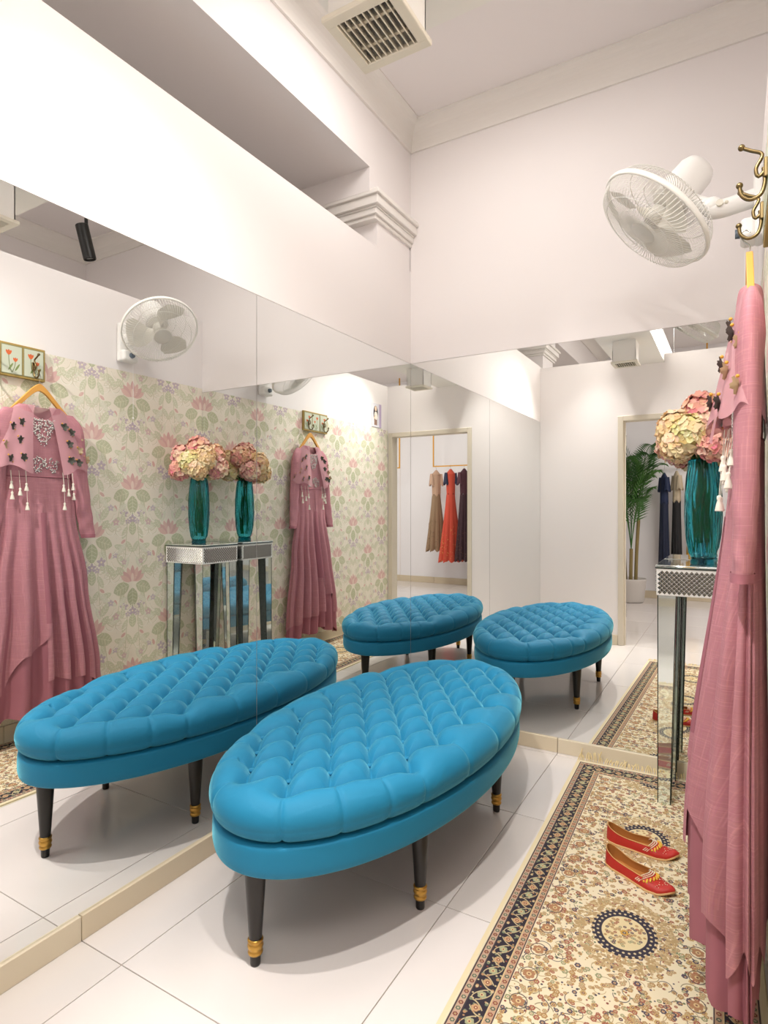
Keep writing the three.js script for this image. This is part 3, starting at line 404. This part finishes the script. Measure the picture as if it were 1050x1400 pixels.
// ---------------------------------------------------------------- AC duct with grille
{
  const t = thing('air_duct', 'white ceiling air duct with a square louvred grille facing down', 'duct');
  const x0 = 0.79, x1 = 0.979, z0 = 1.742, z1 = 1.93, y = 2.32;
  mesh('neck', [box(x0 + 0.012, x0 + 0.016, y + 0.012, 2.5, z0 + 0.012, z1 - 0.012), box(x1 - 0.016, x1 - 0.012, y + 0.012, 2.5, z0 + 0.012, z1 - 0.012), box(x0 + 0.012, x1 - 0.012, y + 0.012, 2.5, z0 + 0.012, z0 + 0.016), box(x0 + 0.012, x1 - 0.012, y + 0.012, 2.5, z1 - 0.016, z1 - 0.012)], M(0xf4f1ec, 0.55), t);
  const TK = M(0xefece6, 0.6), hx0 = x0 + 0.016, hx1 = x1 - 0.016, hz0 = z0 + 0.016, hz1 = z1 - 0.016; // hollow sheet-metal trunk, open above the neck
  const skin = (q) => box(...q);
  mesh('trunk', [[0.70, 1.08, 2.73, 2.74, 1.6, 4.6], [0.70, 0.71, 2.49, 2.73, 1.6, 4.6], [1.07, 1.08, 2.49, 2.73, 1.6, 4.6], [0.71, 1.07, 2.49, 2.73, 1.6, 1.61], [0.71, 1.07, 2.49, 2.73, 4.59, 4.6], [0.71, hx0, 2.49, 2.5, 1.61, 4.59], [hx1, 1.07, 2.49, 2.5, 1.61, 4.59], [hx0, hx1, 2.49, 2.5, 1.61, hz0], [hx0, hx1, 2.49, 2.5, hz1, 4.59]].map(skin), TK, t);
 for (const [x, z] of [[0.72, 1.8], [1.06, 1.8], [0.72, 3.8], [1.06, 3.8]]) mesh('hanger_rod', rod([x, 2.74, z], [x, HC, z], 0.004), CHROME, t);
  const fr = mesh('grille_frame', [rbox(x0, x1, y, y + 0.014, z0, z0 + 0.026, 0.003), rbox(x0, x1, y, y + 0.014, z1 - 0.026, z1, 0.003), rbox(x0, x0 + 0.026, y, y + 0.014, z0 + 0.024, z1 - 0.024, 0.003), rbox(x1 - 0.026, x1, y, y + 0.014, z0 + 0.024, z1 - 0.024, 0.003)], CREAM, t);
  for (let i = 0; i < 9; i++) { const x = lerp(x0 + 0.026, x1 - 0.026, (i + 0.5) / 9); const g = box(-0.0013, 0.0013, 0, 0.017, z0 + 0.024, z1 - 0.024); g.rotateZ(0.32); mesh('slat', at(g, x, y + 0.001, 0), CREAM, fr); }
  for (const k of [0.33, 0.67]) mesh('cross_bar', box(x0 + 0.024, x1 - 0.024, y + 0.012, y + 0.02, lerp(z0, z1, k) - 0.004, lerp(z0, z1, k) + 0.004), CREAM, fr);
}
track(2.08, 2.112, 3.2, 0.5, 2.2, 'black light track beyond the papered partition');
spotHead(2.096, 2.975, 0.62, 2.0, 1.6, 0.3, 0, false, 'unlit black cylinder spotlight hanging beyond the papered partition');

// ---------------------------------------------------------------- hook board
{
  const t = thing('hook_board', 'wooden coat hook board with painted tulip tiles and brass hooks', 'hook board');
  const z0 = 1.14, z1 = 1.492, y0 = 1.915, y1 = 2.09;
  mesh('board', rbox(1.664, XR - 0.002, y0, y1, z0, z1, 0.003), M(0xa98f4e, 0.55), t);
  const tul = canvas(768, 384, (c, W, H) => { for (let i = 0; i < 3; i++) { const x = i * 256; c.fillStyle = '#cdd2bd'; c.fillRect(x, 0, 256, H); c.strokeStyle = '#8c8a62'; c.lineWidth = 10; c.strokeRect(x + 4, 4, 248, H - 8); for (const [dx, dy, s] of [[90, 110, 1], [170, 190, 0.8]]) { c.strokeStyle = '#6d7d4a'; c.lineWidth = 8; c.beginPath(); c.moveTo(x + 128, H - 20); c.quadraticCurveTo(x + dx, 280, x + dx, dy + 20); c.stroke(); c.fillStyle = '#d5693a'; for (const a of [-0.5, 0, 0.5]) { c.save(); c.translate(x + dx, dy + 20); c.rotate(a); c.beginPath(); c.ellipse(0, -30 * s, 15 * s, 36 * s, 0, 0, 7); c.fill(); c.restore(); } c.fillStyle = '#7f9056'; c.beginPath(); c.ellipse(x + dx + 24, 285, 12, 56, 0.5, 0, 7); c.fill(); } } });
  for (let i = 0; i < 3; i++) { const a = lerp(z0 + 0.006, z1 - 0.006, i / 3) + 0.003, b = lerp(z0 + 0.006, z1 - 0.006, (i + 1) / 3) - 0.003; const g = grid(1, 1, (u, v) => [1.6625, lerp(y0 + 0.012, y1 - 0.012, v), lerp(b, a, u), (i + u) / 3, v]); mesh('painted_tile', [box(1.663, 1.665, y0 + 0.011, y1 - 0.011, a, b), g.toNonIndexed()], M(0xffffff, 0.35, { map: tul }), t).userData.label = 'painted tulip tile'; }
  for (const z of [1.205, 1.43]) { const hk = mesh('double_hook', [tube([[1.66, 1.985, z], [1.645, 1.972, z], [1.64, 1.99, z], [1.652, 2.02, z], [1.63, 2.035, z], [1.613, 2.046, z]], 0.0042, 30, 8), ball(1.612, 2.047, z, 0.0075), tube([[1.655, 1.99, z], [1.657, 1.955, z], [1.648, 1.93, z], [1.628, 1.924, z], [1.612, 1.938, z], [1.608, 1.958, z]], 0.0045, 30, 8), ball(1.608, 1.961, z, 0.0075), rbox(1.655, 1.664, 1.965, 2.01, z - 0.009, z + 0.009, 0.003)], OLDBRASS, t); }
}
// ---------------------------------------------------------------- pink dress on hanger
{
  const DZ0 = 1.19;
  const h = thing('coat_hanger', 'light wooden coat hanger with a steel hook hanging from the hook board', 'hanger');
  const arm = (s) => { const sh = new THREE.Shape(); sh.moveTo(0, 0.022); sh.bezierCurveTo(0.03, 0.016, 0.07, -0.045, 0.17, -0.145); sh.lineTo(0.162, -0.158); sh.bezierCurveTo(0.07, -0.075, 0.04, -0.018, 0, -0.014); sh.closePath(); const g = new THREE.ExtrudeGeometry(sh, { depth: 0.012, bevelEnabled: true, bevelSize: 0.002, bevelThickness: 0.002, bevelSegments: 2 }); g.rotateY(s > 0 ? -Math.PI / 2 : Math.PI / 2); g.translate(s > 0 ? 1.638 : 1.626, 1.87, DZ0); return g; };
  mesh('wooden_arms', [arm(1), arm(-1)], WOODH, h);
  mesh('steel_hook', tube([[1.632, 1.885, DZ0], [1.632, 1.91, DZ0], [1.618, 1.925, DZ0 + 0.004], [1.612, 1.942, DZ0 + 0.008], [1.624, 1.9485, DZ0 + 0.01], [1.634, 1.94, DZ0 + 0.014]], 0.0018, 30, 6), CHROME, h);

  const t = thing('pink_dress', 'long dusty pink dress with sheer embellished cape hanging on the wooden hanger', 'dress');
  const R = rng(41); const weave = noiseTex(256, 256, (x, y) => 0.5 + 0.25 * ((x * 7 + ((y * 13) % 5)) % 3 - 1) * R() + 0.22 * (R() - 0.5)); weave.repeat.set(3, 3);
  const slub = canvas(512, 512, (c, W, H) => { c.fillStyle = '#b87d86'; c.fillRect(0, 0, W, H); for (let i = 0; i < 2600; i++) { const v = R() < 0.5; c.strokeStyle = ['rgba(222,160,165,0.35)', 'rgba(170,105,120,0.30)', 'rgba(206,140,140,0.35)', 'rgba(188,118,140,0.3)'][i % 4]; c.lineWidth = 0.7 + R(); c.beginPath(); const x = R() * W, y = R() * H, l = 20 + R() * 70; c.moveTo(x, y); v ? c.lineTo(x, y + l) : c.lineTo(x + l, y); c.stroke(); } });
  const CLOTH = M(0xffffff, 0.8, { map: slub, sheen: 0.3, sheenRoughness: 0.5, sheenColor: new THREE.Color(0xe8b8b8) }), CLOTH2 = M(0xa96a76, 0.85), SHEER = M(0xcf98a0, 0.7, { transparent: true, opacity: 0.72 });
  // closed loop cross-section: ang 0 = front (-x), positive toward +z
  const cx = y => lerp(1.634, 1.618, smooth(1.75, 0.3, y)), W = y => { const k = [[0.1, 0.36], [0.3, 0.335], [0.8, 0.265], [1.2, 0.2], [1.385, 0.172], [1.5, 0.178], [1.62, 0.19], [1.7, 0.185], [1.76, 0.13], [1.795, 0.085]]; for (let i = 0; i < k.length - 1; i++) if (y <= k[i + 1][0]) return lerp(k[i][1], k[i + 1][1], smooth(0, 1, (y - k[i][0]) / (k[i + 1][0] - k[i][0]))); return 0.085; };
  const Df = y => lerp(0.035, 0.14, smooth(1.45, 0.3, y)), Db = y => lerp(0.03, 0.052, smooth(1.45, 0.4, y));
  const ring = (a, y, infl = 0) => { const c = Math.cos(a), s = Math.sin(a); const f = smooth(1.38, 0.85, y); const fold = f * Math.pow(0.5 + 0.5 * Math.cos(a * 17 + 1.6 * Math.sin(a * 3 + 1) + 0.5), 1.4) * (c > -0.2 ? 1 : 0.35); const fold2 = f * Math.cos(a * 31 + 2) * 0.3; const w = W(y) + infl, d = (c > 0 ? Df(y) : Db(y)) + infl; const k = 1 - 0.5 * fold * (c > 0 ? 1 : 0.3) - 0.05 * fold2; return [cx(y) - c * d * k, y, DZ0 + s * w * (1 - 0.06 * fold - 0.03 * fold2), (s * w + 0.4) * 2.2, y * 2.2]; };
  const slitA = 0.06; // front opening, slightly toward +z
  const skirt = (a0, a1, hem, infl) => grid(160, 70, (u, v) => { const a = lerp(a0, a1, u), y = lerp(1.388, hem(a, u), v); return ring(a, y, infl); });
  mesh('underskirt', skirt(-Math.PI, Math.PI, (a) => 0.135 + 0.035 * Math.cos(a * 2) + 0.02 * Math.cos(a * 9), -0.011), CLOTH2, t);
  const sk = mesh('skirt', [skirt(slitA, Math.PI, (a) => lerp(0.54, 0.23, smooth(0.0, 1.25, a)) + 0.03 * Math.cos(a * 12), 0.004).toNonIndexed(), skirt(-Math.PI, slitA + 0.05, (a) => lerp(0.215, 0.315, smooth(-1.6, -0.1, a)) + 0.012 * Math.cos(a * 10), 0.0).toNonIndexed()], CLOTH, t);
  mesh('slit_border', grid(4, 40, (u, v) => { const y = lerp(1.2, 0.62, v), p = ring(slitA - 0.02 + (u - 0.5) * 0.16, y, 0.006); return p; }), CLOTH2, t);
  // bodice with scooped neck
  const neck = (a) => { const c = Math.cos(a), s = Math.abs(Math.sin(a)); return c > 0 ? lerp(1.70, 1.772, smooth(0.0, 0.75, s)) : lerp(1.74, 1.772, smooth(0, 0.75, s)); };
  mesh('bodice', grid(96, 30, (u, v) => { const a = (u * 2 - 1) * Math.PI, y = lerp(1.395, neck(a), v); return ring(a, y, 0.0); }), CLOTH, t);
  mesh('waist_seam', tube(Array.from({ length: 49 }, (_, i) => ring((i / 24 - 1) * Math.PI, 1.392, 0.001).slice(0, 3)), 0.003, 120, 5), CLOTH2, t);
  for (const s of [-1, 1]) { // sleeves
    const path = new THREE.CatmullRomCurve3([V(1.634, 1.745, DZ0 + s * 0.125), V(1.632, 1.69, DZ0 + s * 0.178), V(1.628, 1.55, DZ0 + s * 0.208), V(1.622, 1.3, DZ0 + s * 0.232), V(1.616, 1.15, DZ0 + s * 0.25), V(1.612, 1.055, DZ0 + s * 0.268)]);
    const tubeG = (v0, v1, rz, infl, mat, nm, par) => mesh(nm, grid(40, 50, (u, v) => { const k = lerp(v0, v1, v), p = path.getPoint(k), a = u * 6.2832, w = lerp(0.062, 0.041, k) + infl, d = (k < 0.3 ? lerp(0.013, 0.03, k / 0.3) : lerp(0.03, 0.021, (k - 0.3) / 0.7)) + infl; const cr = 1 + 0.07 * Math.sin(a * 3 + k * 9) + 0.05 * Math.sin(k * 40 + a * 2) * smooth(0.3, 0.7, k); return [p.x + Math.cos(a) * d * cr, p.y, p.z + Math.sin(a) * w * cr, u * 0.3, p.y * 2]; }, true), mat, par);
    const sl = tubeG(0, 1, 0, 0, CLOTH, 'sleeve', t); tubeG(0.955, 1.0, 0, 0.0022, CLOTH2, 'cuff', sl);
  }
  // sheer cape over shoulders and upper arms, open at the front
  const capeAt = (a, v, o = 0) => { const c = Math.cos(a), q = Math.sin(a), y = lerp(1.772, 1.4 + 0.05 * Math.abs(q) + 0.012 * Math.cos(a * 9), v), w = lerp(0.118, 0.272, Math.pow(v, 0.6)) + o, d = lerp(0.026, c > 0 ? 0.095 : 0.04, v) * (1 + 0.1 * Math.cos(a * 13) * v) + o; return [1.634 - 0.006 * v - c * d, y, DZ0 + q * w]; };
  mesh('cape', grid(120, 26, (u, v) => capeAt(lerp(0.3, 2 * Math.PI - 0.3, u), v)), SHEER, t);
  // sequin embroidery, applique flowers and tassels
  const SILVER = M(0xe3dcd8, 0.22, { metalness: 0.7 }), DARK = M(0x4a4a42, 0.6), YEL = M(0xd8a23c, 0.6), TAS = M(0xf0e9da, 0.8);
  const onFront = (z, y, o = 0.004) => { const w = W(y), s = clamp((z - DZ0) / w, -0.97, 0.97), c = Math.sqrt(1 - s * s); return [cx(y) - c * Df(y) - o, y, z]; };
  const seq = []; for (let i = 0; i < 300; i++) { let z, y; if (i < 190) { y = lerp(1.55, 1.7, Math.sqrt(R())); z = DZ0 + (R() - 0.5) * 2 * lerp(0.008, 0.088, (y - 1.55) / 0.15); } else { const k = (R() - 0.5) * 2; z = DZ0 + k * 0.085; y = 1.455 + (R() - 0.5) * 0.1 * (1 - Math.abs(Math.abs(k) - 0.45)) ; } const p = onFront(z, y); const g = new THREE.SphereGeometry(0.0036 + R() * 0.002, 6, 4); g.scale(0.4, 1, 1); seq.push(at(g, ...p)); }
  mesh('sequin_embroidery', seq, SILVER, t);
  for (const s of [-1, 1]) for (const [an, v, big] of [[0.62, 0.3, 1], [0.85, 0.38, 1], [0.6, 0.58, 1], [0.95, 0.66, 0], [0.52, 0.82, 1], [0.75, 0.9, 1], [1.25, 0.5, 0], [1.3, 0.85, 0]]) {
    const [x, y, z] = capeAt(s * an, v, 0.003), dz = an, ls = []; for (let p = 0; p < 5; p++) { const g = grid(2, 2, (u, v) => [-0.005 * v - 0.004 * Math.abs(u - 0.5), v * 0.022, (u - 0.5) * 0.018 * Math.sin(0.4 + v * 2.2)]); g.rotateX(p * 1.2566 + dz * 40); g.rotateY(-s * an * 0.5); ls.push(at(g.toNonIndexed(), x, y, z)); }
    const f = mesh('applique_flower', ls, big ? DARK : M(0xb09a78, 0.6), t); mesh('bead', ball(x - 0.002, y + 0.018, z + 0.012, 0.0045, 8, 6), YEL, f); mesh('bead', ball(x - 0.001, y - 0.018, z - 0.01, 0.004, 8, 6), YEL, f);
  }
  const tasselG = lathe([[0.001, 0.02], [0.005, 0.018], [0.0062, 0.012], [0.0042, 0.007], [0.0075, -0.004], [0.0105, -0.019], [0.009, -0.021], [0.001, -0.021]], 14);
  for (const s of [-1, 1]) for (const [dz, y] of [[0.1, 1.335], [0.13, 1.31], [0.1, 1.235], [0.165, 1.345], [0.165, 1.29]]) { const z = DZ0 + s * dz, x = onFront(z, y, 0.02)[0] - 0.006; const ta = mesh('tassel', tasselG, TAS, t); ta.position.set(x, y, z); mesh('cord', rod([0, 0.02, 0], [0.012, 1.42 - y, 0], 0.001, 0.001, 5), TAS, ta); }
}
// printed figure above the wallpaper
{ const tex = canvas(192, 256, (c, W, H) => { c.fillStyle = '#d9d6dd'; c.fillRect(0, 0, W, H); c.fillStyle = '#b7a6c4'; c.fillRect(0, 0, 46, H); c.fillStyle = '#2e2a2c'; c.beginPath(); c.ellipse(118, 110, 46, 84, 0, 0, 7); c.fill(); c.fillStyle = '#e6c9ac'; c.beginPath(); c.ellipse(116, 56, 22, 28, 0, 0, 7); c.fill(); c.fillStyle = '#e9dfd2'; c.beginPath(); c.ellipse(112, 134, 34, 46, 0.2, 0, 7); c.fill(); c.fillStyle = '#8a6d5e'; c.fillRect(88, 176, 60, 60); c.fillStyle = '#e6c9ac'; c.beginPath(); c.ellipse(138, 150, 10, 32, -0.6, 0, 7); c.fill(); });
  const g = grid(1, 1, (u, v) => [XR - 0.0075, lerp(2.09, 2.34, v), lerp(2.5, 2.31, u), u, v]);
  const t = thing('wall_picture', 'small printed figure picture fixed to the white band near the doorway', 'picture'); mesh('card', box(XR - 0.007, XR - 0.0005, 2.09, 2.34, 2.31, 2.5), PLASTIC, t); mesh('print', g, M(0xffffff, 0.5, { map: tex }), t); }

// ---------------------------------------------------------------- outer room: palm, rails, gowns
{
  const PX = 0.42, PZ = 5.4, t = thing('potted_palm', 'tall green palm in a round grey planter by the outer wall', 'plant', [PX, 0, PZ]), R = rng(51);
  mesh('planter', lathe([[0.001, 0], [0.15, 0], [0.165, 0.02], [0.192, 0.27], [0.198, 0.3], [0.192, 0.31], [0.18, 0.305], [0.176, 0.27], [0.001, 0.265]], 40), M(0xcfc9c3, 0.5), t); mesh('soil', lathe([[0.001, 0.277], [0.175, 0.272]], 24), M(0x4a3b2e, 0.95), t);
  const LEAF = [M(0x3c6a2c, 0.55), M(0x4f7f38, 0.55), M(0x2f5a28, 0.55)], TR = M(0x8b7a4d, 0.8);
  for (const [dx, dz, h] of [[-0.06, 0.0, 0.55], [0.06, 0.03, 0.8], [0.01, -0.05, 0.4]]) {
    mesh('trunk', tube([[dx, 0.26, dz], [dx * 1.2, 0.26 + h * 0.5, dz], [dx * 1.6, 0.3 + h, dz]], 0.022, 20, 9), TR, t);
    for (let i = 0; i < 8; i++) { const a = i * 0.785 + dx * 20, l = 0.75 + R() * 0.3, up = 0.75 + R() * 0.55, c = V(Math.cos(a), 0, Math.sin(a)); const A = V(dx * 1.6, 0.28 + h, dz), ctl = A.clone().add(V(c.x * 0.1, up, c.z * 0.1)), E = A.clone().add(V(c.x * 0.42, up * (0.85 + 0.2 * R()), c.z * 0.2)), curve = new THREE.QuadraticBezierCurve3(A, ctl, E), list = [new THREE.TubeGeometry(curve, 18, 0.005, 5)];
      for (let k = 8; k < 30; k++) for (const s of [-1, 1]) { const p = curve.getPoint(k / 30), tg = curve.getTangent(k / 30), side = V(-tg.z, 0.15, tg.x).cross(V(0, 0, 0)).add(V(0, 0, 0)); const sd = V(0, 1, 0).cross(tg).normalize().multiplyScalar(s); const ln = 0.24 * Math.sin(clamp(k / 30, 0.1, 0.96) * Math.PI) + 0.06; const tip = p.clone().addScaledVector(sd, ln * 0.8).addScaledVector(tg, ln * 0.6).add(V(0, -0.03, 0)); tip.z = clamp(tip.z, -0.4, 0.4); const mid = p.clone().lerp(tip, 0.45).add(V(0, 0.015, 0)), nn = tg.clone().multiplyScalar(0.011); const g = new THREE.BufferGeometry(); g.setAttribute('position', new THREE.Float32BufferAttribute([p, mid.clone().add(nn), mid.clone().sub(nn), mid.clone().add(nn), tip, mid.clone().sub(nn)].flatMap(q => [q.x, q.y, q.z]), 3)); g.setAttribute('uv', new THREE.Float32BufferAttribute(new Float32Array(12), 2)); g.computeVertexNormals(); list.push(g); }
      mesh('frond', list, LEAF[i % 3], t); }
  }
}
function rail(x0, x1, y, z, label) { const t = thing('hanging_rail', label, 'clothes rail'); const b = (a, c) => rbox(Math.min(a[0], c[0]) - 0.009, Math.max(a[0], c[0]) + 0.009, Math.min(a[1], c[1]) - 0.009, Math.max(a[1], c[1]) + 0.009, z - 0.009, z + 0.009, 0.002); mesh('bar', b([x0, y], [x1, y]), GOLD, t); mesh('upright', b([x0, y + 0.018], [x0, HC]), GOLD, t); mesh('upright', b([x1, y + 0.018], [x1, HC]), GOLD, t); return t; }
rail(1.55, 2.55, 1.9, 5.6, 'gold hanging rail holding the beige, coral and dark gowns'); rail(3.17, 4.15, 1.9, 5.6, 'empty gold hanging rail beside the gown rail'); rail(0.74, 1.3, 1.9, 5.66, 'gold hanging rail holding the navy, patterned and yellow gowns');
function gown(x, z, top, bot, w0, w1, cols, label, o = {}) {
  const t = thing('hanging_gown', label, 'gown', [x, 0, z], o.turn || 0), R = rng(Math.round(x * 1000)), mk = (c) => M(c, 0.7), wa = top - 0.42, lean = o.lean || 0;
  const shape = (y0, y1, wa0, wa1, d0, d1, amp, n) => grid(72, 26, (u, v) => { const a = u * 6.2832, y = lerp(y0, y1, v), f = 1 + amp * v * Math.cos(a * n + 1) + amp * 0.4 * v * Math.cos(a * (n * 2 + 1)); return [Math.cos(a) * lerp(wa0, wa1, v) * f + lean * (top - y), y - (v === 1 ? 0.02 * Math.cos(a * n) : 0), Math.sin(a) * lerp(d0, d1, v) * f]; }, true);
  mesh('bodice', [shape(top - 0.02, top - 0.1, 0.015, w0 * 0.85, 0.012, 0.04, 0, 1).toNonIndexed(), shape(top - 0.1, wa, w0 * 0.85, w0 * 0.7, 0.04, 0.05, 0.04, 5).toNonIndexed()], mk(cols[0]), t);
  mesh('skirt', shape(wa, bot, w0 * 0.7, w1, 0.05, o.depth || 0.12, 0.14, 9), mk(cols[1]), t);
  for (const s of [-1, 1]) mesh('sleeve', shape(top - 0.08, top - 0.26, 0.02, 0.045, 0.03, 0.045, 0.05, 4).translate(s * w0 * 0.85, 0, 0), mk(cols[2] ?? cols[0]), t);
  if (cols[3]) { const l = []; for (let i = 0; i < 170; i++) { const v = 0.45 + 0.55 * Math.sqrt(R()), y = lerp(wa, bot, v), a = R() * 6.28, rx = lerp(w0 * 0.7, w1, v) * 1.06, rz = lerp(0.05, o.depth || 0.12, v) * 1.06; l.push(at(new THREE.OctahedronGeometry(0.007), Math.cos(a) * rx + lean * (top - y), y, Math.sin(a) * rz)); } mesh('sequins', l, M(cols[3], 0.35, { metalness: 0.5 }), t); }
  const hy = 1.909 - 0; mesh('hanger_hook', tube([[0, top - 0.03, 0], [0, top + 0.01, 0], [0.012, (top + hy) / 2 + 0.01, 0], [0, hy + 0.004, 0], [-0.012, hy - 0.006, 0]], 0.002, 16, 5), CHROME, t);
  return t;
}
gown(2.5, 5.6, 1.86, 0.56, 0.10, 0.17, [0xc7a48a, 0x9b8064, 0xcaa890, 0x6d5238], 'beige and gold gown at the end of the gold rail', { depth: 0.085, turn: 0.95 });
gown(2.25, 5.6, 1.87, 0.40, 0.10, 0.2, [0xd8553f, 0xd3513c, 0x2a2f48, 0xe0a45c], 'coral red gown with sequinned hem on the gold rail', { depth: 0.085, turn: 0.95 });
gown(2.02, 5.6, 1.87, 0.42, 0.10, 0.15, [0x4a2530, 0x3a2028, 0x55303a, 0x6d4a38], 'dark maroon gown next to the coral gown', { depth: 0.085, turn: 0.95 });
gown(1.76, 5.6, 1.87, 0.42, 0.10, 0.15, [0xb89a80, 0x14192a, 0xb89a80, 0x4a5068], 'black navy gown with pale bodice on the gold rail', { depth: 0.085, turn: 0.95 });
gown(0.80, 5.66, 1.72, 0.42, 0.075, 0.075, [0x1b2748, 0x161f38, 0x1b2748], 'slim navy blue gown beside the palm', { depth: 0.06, turn: 0.9 });
gown(0.95, 5.66, 1.74, 0.42, 0.07, 0.07, [0xb7a890, 0x17171a, 0xb7a890], 'slim black gown with pale patterned bodice', { depth: 0.06, turn: 0.9 });
gown(1.13, 5.66, 1.72, 0.5, 0.06, 0.07, [0xd7a52e, 0xd1a02c], 'slim mustard yellow gown', { depth: 0.06, turn: 0.9 });

scene.traverse(o => { if (o.isMesh) shadow(o); });
renderer.render(scene, camera);
